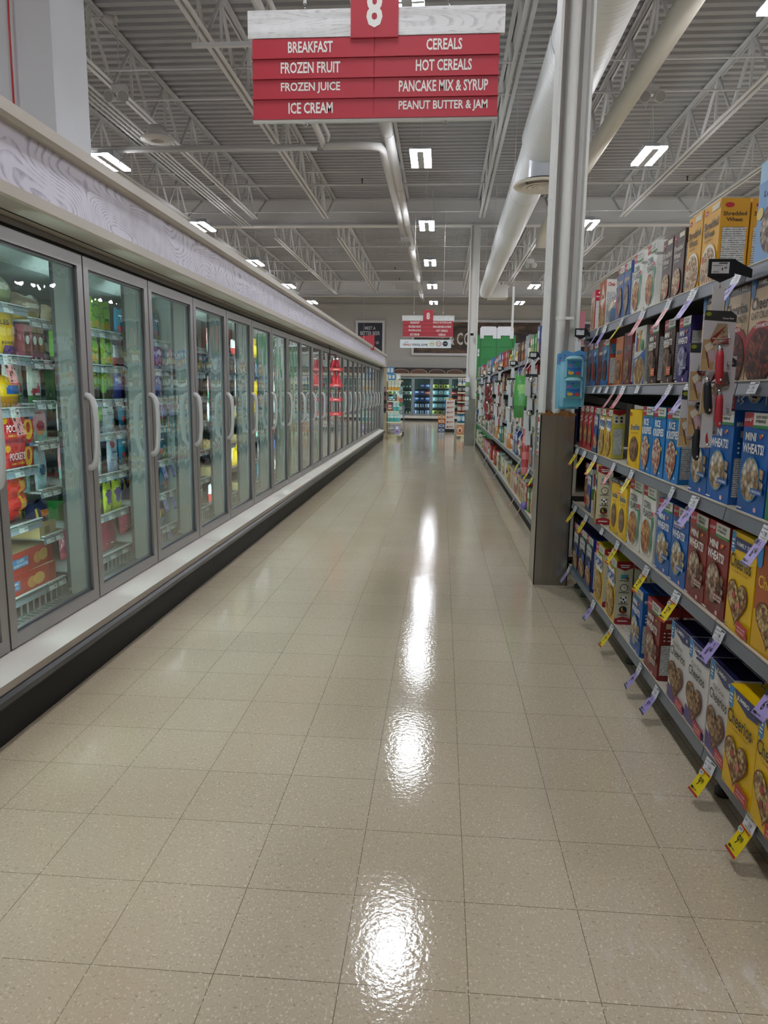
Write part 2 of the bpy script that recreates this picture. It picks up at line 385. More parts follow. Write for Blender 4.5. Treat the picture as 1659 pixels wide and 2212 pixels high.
for i in range(4): g.tube([(-4.83 - i * .085, 6, 5.39), (-4.83 - i * .085, 18.6, 5.39)], .02, STEEL, 8)
tag(g.obj('conduit_bundle'), 'bundle of four thin white conduits beside a roof joist on the left', 'conduit')
pipe('large_pipe', [(2.33, 5.9, 5.2), (2.33, 18.5, 5.2), (2.33, 18.75, 5.12), (2.33, 18.8, 4.9)], .125, 'thick beige pipe right of the near column, parallel to the duct', 0, P('beige_pipe', '#c9c2b6', .7))
g = G(); g.box(-.42, -.02, 0, .55, .02, .045, STEEL); g.cyl((-.35, 0, .045), (-.35, 0, 1.0), .006, STEEL, 5); g.cyl((.45, 0, .045), (.45, 0, 1.0), .006, STEEL, 5); tag(g.obj('strut_channel', None, (-2.5, 8.75, 5.2)), 'short steel strut hanging on rods behind the left edge of the near sign', 'strut')
# spiral duct
def spiral():
    m, t, b = nt('spiral_duct'); N, L = t.nodes.new, t.links.new
    b.inputs['Base Color'].default_value = lin('#dcdcde'); b.inputs['Roughness'].default_value = .42; b.inputs['Metallic'].default_value = 0
    tc = N('ShaderNodeTexCoord'); wv = N('ShaderNodeTexWave'); wv.bands_direction = 'Y'; wv.inputs['Scale'].default_value = 2.6; wv.inputs['Distortion'].default_value = 0
    mp = N('ShaderNodeMapping'); mp.inputs['Rotation'].default_value = (0, 0, .07); L(tc.outputs['Object'], mp.inputs[0]); L(mp.outputs[0], wv.inputs[0])
    r = N('ShaderNodeValToRGB'); r.color_ramp.elements[0].position = .86; r.color_ramp.elements[1].position = .97; L(wv.outputs['Fac'], r.inputs[0])
    u = N('ShaderNodeBump'); u.inputs['Strength'].default_value = .5; u.inputs['Distance'].default_value = .012; L(r.outputs[0], u.inputs['Height']); L(u.outputs[0], b.inputs['Normal'])
    return m
DU = spiral()
du = empty('air_duct', (0, 0, 4.9))
def dx(y): return 1.33 + (y - 7.5) * .0075
pr = [(3.2, .345), (11.0, .32), (11.25, .285), (19.0, .27), (19.2, .25), (26.7, .225)]
g = G(); vs = []; n = 40
for y, r in pr:
    for j in range(n):
        t = 2 * math.pi * j / n; vs.append((dx(y) + r * math.cos(t), y, r * math.sin(t)))
g.add(vs, [(k * n + j, k * n + (j + 1) % n, (k + 1) * n + (j + 1) % n, (k + 1) * n + j) for k in range(len(pr) - 1) for j in range(n)], DU, True)
g.add(vs, [tuple((len(pr) - 1) * n + j for j in range(n))], DU)
g.obj('duct_tube', du)
g = G()
for y in (4.6, 8.0, 13.5, 16.0, 22.0, 24.5):
    r = .346 if y < 11 else (.287 if y < 19 else .25)
    vs = [(dx(y) + r * math.cos(a * math.pi / 20), y + s, r * math.sin(a * math.pi / 20)) for s in (-.012, .012) for a in range(40)]
    g.add(vs, [(j, (j + 1) % 40, 40 + (j + 1) % 40, 40 + j) for j in range(40)], P('seam_band', '#c3c3c5', .35))
g.obj('seam_band', du)
for y, r in ((6.4, .26), (13.0, .24), (18.2, .24), (23.0, .2)):
    g = G()
    for s in (-1, 1): g.cyl((dx(y) + s * r, y, .1), (dx(y) + s * r, y, 1.28), .006, STEEL, 5)
    g.obj('hanger_rod', du)
g = G(); g.cyl((dx(11.1), 11.15, .0), (dx(11.1), 11.15, -.52), .2, P('drop_paint', '#c9cdd6', .35), 28, cap=False); g.obj('drop_collar', du)
g = G(); DM = P('diffuser_paint', '#d8cfc4', .45)
c = (dx(11.1), 11.15, -.56)
g.lathe([(.2, .05), (.40, -.0), (.41, -.03), (.36, -.035), (.31, .02)], c, DM, 40)
for r in (.27, .19, .12): g.lathe([(r, -.045), (r - .035, -.05), (r - .075, .03)], c, DM, 36)
g.lathe([(.05, -.05), (.0, -.06)], c, DM, 20)
g.lathe([(.3, .04), (.0, .045)], c, P('diffuser_dark', '#4a4540', .7), 24)
g.obj('round_diffuser', du)
g = G(); g.box(dx(26.5) + .1, 26.4, -.24, dx(26.5) + .75, 27.1, .2, WHT); g.obj('end_plenum', du)
tag(du, 'white spiral air duct with a round diffuser, hanging behind the near column', 'duct')
# ------------------------------------------------------------------ lights
DIFF = GLOW('lamp_diffuser', '#f4f8ff', LAMP); HOUS = P('lamp_housing', '#b9bcc2', .4)
lh = G(); lh.box(-.165, -.43, .03, .165, .43, .05, HOUS); lh.box(-.05, -.40, -.005, .05, .40, .03, HOUS); lh.box(-.165, -.02, 0, .165, .02, .03, HOUS); lh.box(-.12, -.13, .05, .12, .13, .17, HOUS)
ld = G()
for sx in (-1, 1):
    for sy in (-1, 1):
        x0, x1 = sorted((sx * .055, sx * .16)); y0, y1 = sorted((sy * .03, sy * .425)); ld.box(x0, y0, .0, x1, y1, .029, DIFF)
lw = G()
for sy in (-1, 1): lw.cyl((0, sy * .1, .17), (0, sy * .015, .62), .003, STEEL, 4)
lw.cyl((0, 0, .62), (0, 0, 1.2), .003, STEEL, 4)
lc = G(); lc.tube([(0, .12, .15), (.1, .3, .1), (.16, .42, .45), (.1, .35, .85), (-.05, .2, .75), (-.02, .1, 1.1), (0, .1, 1.2)], .006, STEEL, 5)
lm = [('housing', lh.mesh('housing')), ('diffuser', ld.mesh('diffuser')), ('hanging_wire', lw.mesh('hanging_wire')), ('power_cord', lc.mesh('power_cord'))]
ROWS = [(-10.2, 'far left'), (-5.5, 'left'), (-.42, 'centre'), (3.1, 'right'), (7.2, 'second right'), (11.2, 'far right')]
for x, rn in ROWS:
    for k in range(-2, 6):
        y = 7.5 + 4.7 * k; r = empty('high_bay_light', (x, y, 5.0))
        for n_, m_ in lm:
            if n_ == 'power_cord' and (k + int(x)) % 2: continue
            inst(n_, m_, r)
        where = '%s from the back wall' % nth(6 - k)
        tag(r, 'glowing four-panel high bay light of the %s row, %s' % (rn, where), 'ceiling light', 'high bay lights')
# small ceiling fittings on the left
GRY = P('fitting_grey', '#c6c3bf', .5)
g = G(); g.lathe([(0, .16), (.13, .15), (.17, .03), (.17, 0)], (0, 0, 0), GRY, 24); g.lathe([(.17, 0), (.25, -.02), (.25, -.045), (.1, -.055)], (0, 0, 0), GRY, 28); g.lathe([(.1, -.055), (0, -.02)], (0, 0, 0), P('fitting_inner', '#aaa6a2', .6), 20)
tag(g.obj('ceiling_speaker', None, (-4.42, 11.5, 5.16)), 'round white dome speaker hanging beside the conduits above the freezers', 'speaker')
def beam_lights(loc, lab, cat='emergency light'):
    r = empty('emergency_light', loc); g = G(); g.cyl((0, 0, .1), (0, 0, 6.2 - loc[2]), .008, STEEL, 6); g.obj('mounting_rod', r); g = G(); g.box(-.1, -.04, -.02, .1, .05, .1, GRY); g.obj('battery_box', r)
    for s in (-1, 1):
        g = G(); g.cyl((s * .07, -.03, -.06), (s * .1, -.14, -.09), .05, GRY, 16, r2=.075); g.cyl((s * .1, -.14, -.09), (s * .102, -.148, -.092), .065, P('lens', '#9a9894', .15), 16); g.obj('lamp_head', r)
    tag(r, lab, cat)
beam_lights((-4.46, 10.3, 5.33), 'pair of round emergency lamp heads beside the conduits on the left')
beam_lights((-1.02, 19.0, 5.1), 'pair of round emergency lamp heads at the end of the jacketed pipe')
beam_lights((2.66, 10.6, 5.32), 'pair of round emergency lamp heads beside the thick beige pipe')
beam_lights((2.4, 21.5, 5.0), 'pair of round emergency lamp heads beyond the near column')
g = G(); g.tube([(0, 0, 0), (0, 0, .42), (.03, .0, .5), (.22, 0, .5)], .014, GRY, 8); g.cyl((.22, 0, .5), (.36, 0, .46), .045, GRY, 12, r2=.055)
tag(g.obj('detector_arm', None, (-4.53, 9.6, 5.44)), 'small white sensor on a bent arm high above the freezers', 'sensor')
g = G(); g.cyl((1.75, 19.1, 2.93), (1.75, 19.1, 4.02), .03, WHT, 10); g.cyl((1.75, 19.1, 4.02), (1.75, 19.1, 6.2), .004, STEEL, 5)
tag(g.obj('hanging_pole'), 'slim white pole hanging left of the near column', 'pole')
# ------------------------------------------------------------------ columns
def column(name, x0, x1, y0, y1, zt, shield_z, lab, pipe_=True, sticker=True):
    r = empty(name, ((x0 + x1) / 2, y0, 0)); cx = (x0 + x1) / 2
    h = (x1 - x0) / 2; d = y1 - y0; g = G()
    CP = P('column_paint', '#d3d0cc', .62, spec=.3)
    for s in (-1, 1):
        a, b = sorted((s * h, s * (h - .018))); g.box(a, .0, 0, b, d, zt, CP)
        a, b = sorted((s * (h - .018), s * (h - .05))); g.box(a, d / 2 - .02, 0, b, d / 2 + .02, zt, CP)
    g.box(-h + .03, d / 2 - .008, 0, h - .03, d / 2 + .008, zt, CP); g.obj('steel_post', r)
    if pipe_:
        g = G(); g.cyl((-.01, .045, 0), (-.01, .045, zt), .034, CP, 18); g.obj('drain_pipe', r)
        for z in (1.33, 1.9):
            g = G(); g.cyl((-.01, .045, z - .012), (-.01, .045, z + .012), .038, CP, 18); g.box(.02, .02, z - .01, .07, .05, z + .01, CP); g.obj('pipe_clamp', r)
    SS = BRUSHED('brushed_steel', '#a3a09b', .27, (1, 1, .04))
    g = G(); t = .006; e = .012
    g.box(-h - e, -e, .0, h + e, -e + t, shield_z, SS); g.box(-h - e, -e, 0, -h - e + t, d + e, shield_z, SS); g.box(h + e - t, -e, 0, h + e, d + e, shield_z, SS); g.box(-h - e, d + e - t, 0, h + e, d + e, shield_z, SS)
    g.obj('steel_shield', r)
    if sticker:
        g = G(); RU = P('rust_foam', '#8a5a2c', .9, noise=(30, .5), bump=(30, 1.))
        for x, wd in ((-.07, .05), (.06, .07)): g.lathe([(wd, -.02), (wd * .9, .012), (wd * .4, .022), (0, .026)], (x, .05, shield_z - .005), RU, 12)
        g.box(-h - e, -e - .001, shield_z - .012, h + e, -e, shield_z + .002, RU); g.obj('rusty_foam', r)
        g = G(); x = -h - e - .001
        g.box(x, .03, shield_z - .30, x + .001, .12, shield_z - .01, K('#e6e4df'))
        art(g, .09, .29, [('r', .05, .82, .95, .93, '#b3202a'), ('r', .1, .62, .9, .66, '#555555'), ('r', .1, .5, .9, .56, '#333333'), ('r', .1, .32, .9, .46, '#444444'), ('r', .1, .15, .9, .25, '#777777'), ('r', .05, .03, .95, .1, '#b3202a')],
            lambda a, z, k: (x - k * .0006, .12 - a, shield_z - .30 + z)); g.obj('notice_sticker', r)
    return tag(r, lab, 'column')
column('support_column', .715, .935, 5.215, 5.46, 6.1, 1.245, 'near white steel column with a drain pipe and stainless base between the cereal shelves')
fc = column('support_column', .632, .872, 19.0, 19.25, 5.5, 1.21, 'far white steel column with a stainless base at the end of the aisle', False, False)
g = G(); g.lathe([(.0, .03), (.035, .03), (.045, 0)], (-.02, -.05, 2.86), WHT, 16); g.cyl((-.02, -.05, 2.8), (-.02, -.05, 2.86), .04, P('dome_dark', '#15161a', .1), 16, r2=.042); g.cyl((-.02, -.05, 2.875), (-.02, .0, 2.875), .02, WHT, 8)
c = g.obj('security_camera', None, (.752, 19.0, 0)); tag(c, 'small white security camera with a dark dome on the far column', 'camera')
# ================================================================== freezer run on the left
R = random.Random(8)
W_D, YC0 = .795, 1.15
FRM = P('door_frame', '#a3a09f', .34, metal=.55); LIN = P('cabinet_liner', '#7f8988', .5); LINT = P('cabinet_top', '#cfdad8', .5); DRK = P('gasket', '#1b1c1f', .6)
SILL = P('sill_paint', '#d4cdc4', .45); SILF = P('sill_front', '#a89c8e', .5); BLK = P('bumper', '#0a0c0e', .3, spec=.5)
KICK = P('kick_plate', '#1d1d1c', .5, spec=.2, noise=(7, .3, (1, .05, 6))); TRIM = P('canopy_trim', '#b9b1a4', .45); HEAD = P('header_paint', '#8a8783', .5)
LEDM = GLOW('freezer_led', '#e4fffb', LED); MUL = P('mullion', '#70726f', .4); RAIL = P('freezer_rail', '#8f9ca6', .3)
GL = GLASS()
SHR = [1.705, 1.513, 1.321, 1.128, .896, .667, .43]; SHL = [1.747, 1.525, 1.293, 1.02, .763, .43]
# --- one door, shared by all
d_f = G(); z0, z1, x0, x1, y0, y1 = .302, 2.016, -1.805, -1.758, .006, W_D - .006; s = .05
for b in ((y0, y0 + s, z0, z1), (y1 - s, y1, z0, z1)): d_f.box(x0, b[0], b[2], x1, b[1], b[3], FRM)
for b in ((y0 + s, y1 - s, z0, z0 + .055), (y0 + s, y1 - s, z1 - .055, z1)): d_f.box(x0, b[0], b[2], x1, b[1], b[3], FRM)
for a, b, c, d in ((y0 + s, y0 + s + .012, z0 + .055, z1 - .055), (y1 - s - .012, y1 - s, z0 + .055, z1 - .055)): d_f.box(x0 + .008, a, c, x1 - .012, b, d, P('frame_inner', '#56575a', .4))
for a, b in ((z0 + .055, z0 + .067), (z1 - .067, z1 - .055)): d_f.box(x0 + .008, y0 + s, a, x1 - .012, y1 - s, b, P('frame_inner', '#56575a', .4))
d_g = G(); d_g.add([(x1 - .02, y0 + s, z0 + .055), (x1 - .02, y1 - s, z0 + .055), (x1 - .02, y1 - s, z1 - .055), (x1 - .02, y0 + s, z1 - .055)], [(0, 1, 2, 3)], GL)
hy = y1 - .03; HM = P('handle_plastic', '#c4c1bf', .35, metal=.1)
d_h = G(); d_h.tube([(x1 - .005, hy, 1.345), (x1 + .015, hy, 1.342), (x1 + .032, hy, 1.325), (x1 + .042, hy, 1.285), (x1 + .046, hy, 1.23), (x1 + .047, hy, 1.16), (x1 + .044, hy, 1.09), (x1 + .038, hy, 1.03), (x1 + .026, hy, 1.0), (x1 + .01, hy, .988), (x1 - .005, hy, .985)], [.017, .017, .016, .0145, .014, .014, .014, .0145, .016, .017, .017], HM, 10)
dms = (d_f.mesh('door'), d_g.mesh('glass'), d_h.mesh('handle'))
def freezer_case(i):
    yb = YC0 + i * 5 * W_D; L = 5 * W_D; r = empty('freezer_case', (0, yb, 0))
    g = G(); g.box(-2.75, 0, .2, -2.70, L, 2.3, LIN); g.box(-2.7, 0, .2, -1.82, L, .33, LIN); g.box(-2.7, 0, 2.12, -1.84, L, 2.3, LIN)
    g.add([(-1.86, 0, 2.12), (-1.86, L, 2.12), (-2.1, L, 1.97), (-2.1, 0, 1.97)], [(0, 1, 2, 3)], LINT); g.add([(-2.1, 0, 1.97), (-2.1, L, 1.97), (-2.7, L, 1.97), (-2.7, 0, 1.97)], [(0, 1, 2, 3)], LINT)
    for y in (0, L - .012): g.box(-2.7, y, .2, -1.82, y + .012, 2.3, LIN)
    g.obj('cabinet', r)
    e = .002
    g = G(); g.prof([(-1.70, 0), (-1.672, 0), (-1.672, .05), (-1.655, .06), (-1.655, .15), (-1.640, .175), (-1.640, .195), (-1.70, .195)], e, L - e, KICK); g.obj('kick_plate', r)
    g = G(); g.prof([(-1.66, .19), (-1.615, .19), (-1.602, .198), (-1.60, .222), (-1.612, .236), (-1.66, .236)], e, L - e, BLK); g.obj('bumper_rail', r)
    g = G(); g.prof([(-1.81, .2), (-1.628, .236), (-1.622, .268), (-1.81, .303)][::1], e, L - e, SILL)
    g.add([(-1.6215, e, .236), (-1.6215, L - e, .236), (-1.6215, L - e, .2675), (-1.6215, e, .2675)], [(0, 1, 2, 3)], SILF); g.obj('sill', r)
    g = G(); g.box(-1.85, 0, 2.038, -1.775, L, 2.064, HEAD); g.box(-1.85, 0, 2.064, -1.81, L, 2.3, HEAD); g.box(-1.82, 0, 2.0, -1.785, L, 2.038, DRK); g.box(-1.815, 0, .285, -1.80, L, .305, DRK); g.obj('header', r)
    for k in range(6):
        y = k * W_D; w_ = .045
        g = G(); g.box(-1.885, max(0, y - w_), .33, -1.812, min(L, y + w_), 2.06, MUL); g.box(-1.812, max(0, y - .02), .3, -1.807, min(L, y + .02), 2.04, DRK); m = g.obj('mullion', r)
        g = G(); g.box(-1.906, max(0, y - .04), .36, -1.8855, min(L, y - .002) if k else .002, 2.0, P('lamp_shroud', '#2d3034', .5)); g.obj('lamp_shroud', m)
        g = G()
        if k < 5: g.box(-1.855, y + w_ + .0005, .42, -1.83, y + w_ + .006, 1.95, LEDM)
        else: g.box(-1.855, y - .0015, 1.93, -1.83, y - .001, 1.95, LEDM)
        g.obj('light_strip', m)
    for d in range(5):
        y = d * W_D
        f = inst('door', dms[0], r, (0, y, 0)); inst('glass', dms[1], f); inst('handle', dms[2], f)
        halves = [(0, L, SHR)] if i > 1 else [(y + .05, y + W_D - .05, SHR)]
        if i == 0 and d == 2: halves = [(y + .05, y + .565, SHL), (y + .57, y + W_D - .05, SHR)]
        if i > 1 and d: continue
        for a, b, zs in halves:
            for z in zs:
                g = G(); g.box(-2.66, a, z - .022, -1.912, b, z - .012, LIN); sh = g.obj('shelf', r)
                g = G(); g.add([(-1.912, a, z - .045), (-1.912, b, z - .045), (-1.922, b, z), (-1.922, a, z)], [(0, 1, 2, 3)], RAIL); g.box(-1.925, a, z - .004, -1.908, b, z, P('rail_edge', '#c8d4d4', .3)); g.obj('price_rail', sh)
    g = G()
    q = .06
    while q < L: g.box(-1.918, q, .335, -1.912, q + .008, .385, FRM); q += .052
    q = .06
    while q < L: g.box(-1.90, q, .331, -1.86, q + .022, .334, P('slot_dark', '#3c3f40', .7)); q += .04
    g.obj('air_grille', r)
    tag(r, 'glass-door freezer case of five doors, %s of the row from the camera' % (nth(i + 1) if i < 4 else 'last'), 'freezer', 'freezer cases')
for i in range(5): freezer_case(i)
g = G(); g.box(-2.75, YC0 + 25 * W_D, 0, -1.66, YC0 + 25 * W_D + .06, 2.3, P('end_panel', '#8d8c8a', .4)); tag(g.obj('freezer_end_panel'), 'grey end panel closing the far end of the freezer row', 'panel')
YE = 21.12
cn = empty('freezer_canopy', (0, 0, 0)); GRN = WOOD('white_grain', '#d4cfda', '#a8a2b0', 1.0, (1, .3, 1), .9, 55)
g = G(); g.add([(-1.628, YC0, 2.1), (-1.628, YE, 2.1), (-1.628, YE, 2.37), (-1.628, YC0, 2.37)], [(0, 1, 2, 3)], GRN); g.box(-1.66, YC0, 2.09, -1.629, YE, 2.38, TRIM); g.obj('grain_panel', cn)
g = G(); g.prof([(-1.75, 2.345), (-1.60, 2.345), (-1.585, 2.36), (-1.585, 2.405), (-1.75, 2.405)], YC0, YE, TRIM); g.obj('top_trim', cn)
g = G(); g.prof([(-1.80, 2.066), (-1.60, 2.066), (-1.592, 2.075), (-1.592, 2.118), (-1.64, 2.122), (-1.80, 2.122)], YC0, YE, TRIM); g.box(-1.72, YC0, 2.063, -1.715, YE, 2.066, DRK); g.obj('bottom_trim', cn)
g = G(); g.box(-2.75, YC0, 2.31, -1.75, YE, 2.40, TRIM); g.box(-1.75, YE - .02, 2.07, -1.59, YE + .005, 2.405, TRIM); g.obj('top_cap', cn)
tag(cn, 'long canopy with white embossed wood-grain panel above the freezer doors', 'canopy')
# --- frozen goods
def pouch(W, H, T, fn, texts=(), nx=14, nz=16, flat=False):
    """pillow bag standing on its lower seam; fn(u, v) gives the film"""
    if H > .165 and T < .065: T *= .55
    def bul(u, v):
        a = max(0, 1 - abs(2 * u - 1) ** 2.6); b = max(0, math.sin(math.pi * min(max(v * .94 + .03, 0), 1))) ** .55
        return T / 2 * a * b + .001 + .0035 * math.sin(9 * u + 5 * v) * math.sin(7 * v) * a * b
    def wd(v): return W * (1 - .07 * math.cos(2 * math.pi * v) * .5 - .0)
    g = G()
    for sgn in (-1, 1):
        vs = [((i / nx - .5) * wd(j / nz), T / 2 + sgn * bul(i / nx, j / nz), j / nz * H + (.006 * math.sin(11 * i / nx) if j == nz else 0)) for j in range(nz + 1) for i in range(nx + 1)]
        o = len(g.v); g.v += vs
        for j in range(nz):
            for i in range(nx):
                a = o + j * (nx + 1) + i; q = (a, a + 1, a + nx + 2, a + nx + 1)
                g.f.append(q if sgn < 0 else q[::-1]); g.mi.append(g.k(F(fn((i + .5) / nx, (j + .5) / nz)))); g.sm.append(True)
    for t in texts: 
        art(g, W, H, [t], lambda x, z, k: (x - W / 2, T / 2 - bul(min(max(x / W, 0), 1), z / H) - .0012, z))
    return g
def blob(u, v, cu, cv, ru, rv): return ((u - cu) / ru) ** 2 + ((v - cv) / rv) ** 2 < 1
def two(base, low, cut, *spots):
    def fn(u, v):
        for c, *b in spots:
            if blob(u, v, *b): return c
        return low if v < cut else base
    return fn
def carton(W, H, D, base, layers=(), side=None, sl=(), top=None):
    g = G(); b, sd, tp = MT(base), MT(side or base), MT(top or base)
    v = [(-W / 2, 0, 0), (W / 2, 0, 0), (W / 2, D, 0), (-W / 2, D, 0), (-W / 2, 0, H), (W / 2, 0, H), (W / 2, D, H), (-W / 2, D, H)]
    g.add(v, [(0, 1, 5, 4)], b); g.add(v, [(1, 2, 6, 5), (3, 0, 4, 7), (2, 3, 7, 6)], sd); g.add(v, [(4, 5, 6, 7), (3, 2, 1, 0)], tp)
    art(g, W, H, layers, front(W))
    art(g, D, H, sl, lambda x, z, k: (W / 2 + k * .0005, x, z))
    return g
w_ = '#e9edee'; dk = '#20252b'
FZ = {  # kind: (mesh, width, height, description, category)
 'smile': (pouch(.24, .225, .09, two('#e3b91c', '#d5a512', .12, ('#6a3f86', .72, .14, .25, .13), (dk, .35, .82, .2, .02)), [('t', 'SMILES', .4, .7, .5, .1, dk), ('t', 'BOWTIES', .62, .3, .4, .06, dk)]), 'yellow bag with purple patch', 'bag'),
 'yfry': (pouch(.25, .16, .11, two('#e6b90f', '#c98f22', .35, ('#2b62b4', .6, .55, .26, .14))), 'slumped yellow bag', 'bag'),
 'berry': (pouch(.125, .185, .05, two('#d7d9d2', '#4f7d4f', .17, ('#b3384e', .35, .3, .18, .1), ('#c04a5c', .6, .36, .14, .12)), [('t', 'arrive', .5, .86, .35, .07, dk), ('r', .1, .70, .9, .74, '#b3384e')]), 'white pouch with pink fruit', 'pouch'),
 'pinkt': (pouch(.13, .19, .055, two('#d9a0a6', '#8fc4ba', .3, ('#a83446', .5, .45, .2, .13), ('#cf8f6a', .5, .3, .25, .1)), [('t', 'arrive', .5, .88, .4, .07, dk), ('r', .2, .74, .8, .78, '#a83446')]), 'pink and teal pouch', 'pouch'),
 'bluet': (pouch(.13, .2, .055, two('#9cc0c4', '#a9cdd4', .3, ('#2f5f86', .45, .5, .25, .14), ('#e8d8a0', .62, .4, .22, .06), ('#b0303c', .68, .52, .1, .06))), 'pale blue fruit pouch', 'pouch'),
 'greenc': (pouch(.15, .185, .06, two('#7fb043', '#a9bf4a', .3, ('#c9a23a', .5, .25, .3, .1)), [('t', 'C', .42, .62, .62, .45, '#2b5a2a', 0, .0), ('r', .2, .1, .8, .14, '#2d4b2a')]), 'bright green bag with a dark C', 'bag'),
 'greend': (pouch(.15, .185, .06, two('#6da339', '#4f4a34', .26, ('#4a3b33', .6, .3, .3, .12)), [('t', 'C', .45, .6, .6, .45, '#25512a', 0, .0)]), 'green bag with brown fruit', 'bag'),
 'palec': (pouch(.16, .2, .05, two('#d6dfe2', '#c3d2da', .2, ('#35805a', .25, .85, .2, .12)), [('r', .3, .6, .85, .62, '#6b4a5a'), ('r', .35, .54, .8, .56, '#6b4a5a')]), 'pale white bag with a green corner', 'bag'),
 'bluew': (pouch(.17, .2, .05, two('#c9d8ec', '#aebfe0', .3, ('#c9404a', .4, .85, .22, .09)), [('t', 'Glacial', .55, .62, .6, .07, '#24468c'), ('t', 'Saumon canadien', .55, .4, .75, .1, '#24468c'), ('t', '2 kg', .7, .12, .3, .08, '#24468c')]), 'pale blue bag with a red oval', 'bag'),
 'grape': (pouch(.11, .18, .05, two('#b9c93a', '#a5b82c', .15, ('#5b4a86', .5, .6, .36, .14), ('#6a5596', .5, .4, .25, .12))), 'lime pouch with purple grapes', 'pouch'),
 'magen': (pouch(.2, .2, .1, two('#8c2b45', '#a33a4a', .2, ('#d8803a', .8, .6, .1, .2), ('#d8b24a', .85, .35, .08, .15)), [('r', .2, .22, .55, .26, w_)]), 'dark magenta bag slumped at the bottom', 'bag'),
 'redst': (pouch(.3, .11, .16, two('#c3271f', '#a81c1c', .15, ('#d9a21c', .62, .5, .07, .3), ('#3a1a1a', .1, .4, .12, .4))), 'shiny red bag lying in a stack', 'bag'),
 'navy': (pouch(.18, .17, .07, two('#1f2c55', '#5a76b0', .35, ('#d97a3a', .6, .65, .2, .12), ('#e3c64a', .25, .6, .05, .2))), 'navy blue bag', 'bag'),
 'teal': (pouch(.15, .19, .06, two('#1f6f8a', '#17506e', .3, ('#c23a3a', .4, .35, .2, .1), ('#e2c23c', .7, .2, .15, .1)), [('r', .15, .66, .85, .7, w_), ('r', .25, .74, .75, .8, w_)]), 'deep teal bag with red fruit', 'bag'),
 'whitr': (pouch(.2, .15, .07, two('#e3e6e8', '#c9352e', .5, ('#e9eaea', .5, .8, .4, .1), ('#e0742c', .8, .25, .15, .2))), 'white and red bag', 'bag'),
 'purpl': (pouch(.16, .17, .06, two('#4d5ea8', '#3b3f7c', .4, ('#b9c3e4', .5, .75, .35, .1))), 'blue and violet bag', 'bag'),
 'whitef': (pouch(.17, .21, .05, two('#e9e6e1', '#c7455a', .16, ('#d8a23a', .35, .8, .2, .08), ('#cf5a48', .6, .3, .25, .1)), [('r', .2, .58, .8, .61, '#3a3a3a'), ('r', .25, .53, .75, .55, '#3a3a3a')]), 'white bag with fruit pictures', 'bag'),
 'tanb': (pouch(.22, .12, .1, two('#8d7f68', '#b39a3c', .3, ('#cfc7b4', .5, .6, .3, .1))), 'brown bag lying down', 'bag'),
 'oliv': (pouch(.22, .13, .11, two('#879267', '#6f7c52', .3, ('#d8d8c4', .35, .7, .3, .15))), 'olive green bag lying down', 'bag'),
 'pock': (carton(.25, .125, .13, '#c5282b', [('r', 0, 0, 1, .12, '#8d1d3c'), ('e', .82, .45, .14, .4, '#dfae2a'), ('e', .82, .5, .06, .2, '#a83a2a'), ('e', .12, .8, .09, .13, '#d9a21c'), ('r', .72, .8, .86, .95, dk), ('r', .87, .8, .98, .93, '#2f7fc9'), ('t', 'POCKETS', .42, .5, .52, .26, w_), ('t', 'HAM & CHEESE', .42, .24, .45, .08, '#e3c23a')]), 'red box lettered POCKETS', 'box'),
 'hash': (carton(.46, .105, .3, '#b5382c', [('e', .06, .7, .06, .3, '#3c331f'), ('r', .2, .3, .5, .72, '#4f82b5'), ('t', 'CLASSIC', .35, .6, .14, .13, w_), ('t', 'HASHBROWN PATTIES', .35, .42, .26, .12, w_), ('e', .68, .45, .08, .26, '#c98f4a'), ('e', .8, .5, .1, .28, '#d6a258'), ('r', .88, 0, 1, 1, '#a3271f')], None, (), '#b9ab84'), 'long red box of hashbrown patties in English', 'box'),
 'hash2': (carton(.46, .105, .3, '#b5382c', [('r', .05, .3, .38, .72, '#4f82b5'), ('t', 'GALETTES de POMMES', .215, .6, .28, .12, w_), ('t', 'de TERRE CLASSIQUE', .215, .42, .26, .12, w_), ('e', .58, .45, .08, .26, '#c98f4a'), ('e', .7, .5, .1, .28, '#d6a258'), ('r', .88, 0, 1, 1, '#a3271f')], None, (), '#b9ab84'), 'long red box of hashbrown patties lettered in French', 'box'),
 'greenbx': (carton(.14, .11, .1, '#2f7d3c', [('e', .7, .3, .16, .22, '#e5e8e2'), ('r', .1, .7, .6, .85, '#5fae5a')]), 'green box with a white disc', 'box'),
 'maro': (carton(.058, .17, .06, '#7d3348', [('r', 0, .82, 1, 1, '#c9a68f'), ('e', .5, .6, .34, .12, w_), ('r', .3, .03, .7, .14, '#d8d5d0'), ('r', .1, .3, .9, .34, '#a25a6a')]), 'slim maroon carton', 'carton'),
 'kraft': (carton(.17, .07, .2, '#b09a6a', [('r', .3, .25, .6, .75, '#6d5c3a')]), 'plain brown carton lying flat', 'carton'),
 'bread': (pouch(.3, .09, .13, two('#8f8a66', '#6d7f55', .3, ('#b59a6a', .6, .5, .3, .3))), 'clear bag of brown buns', 'bag'),
 'red3': (carton(.16, .18, .1, '#7c1f2b', [('r', 0, .0, 1, .5, '#4a2f2c'), ('e', .5, .3, .4, .2, '#7a5a42')]), 'dark red box with a brown foot', 'box'),
}
FM = {k: (v[0].mesh(v[-1] + '_' + k if 0 else {'bag': 'frozen_bag', 'pouch': 'frozen_pouch', 'box': 'frozen_box', 'carton': 'frozen_carton'}[v[-1]]), v[1], v[2]) for k, v in FZ.items()}
FW = {k: max(x for x, _, _ in v[0].v) * 2 for k, v in FZ.items()}
SN = {7: ['top', 'second', 'third', 'fourth', 'fifth', 'sixth', 'bottom'], 6: ['top', 'second', 'third', 'fourth', 'fifth', 'bottom']}
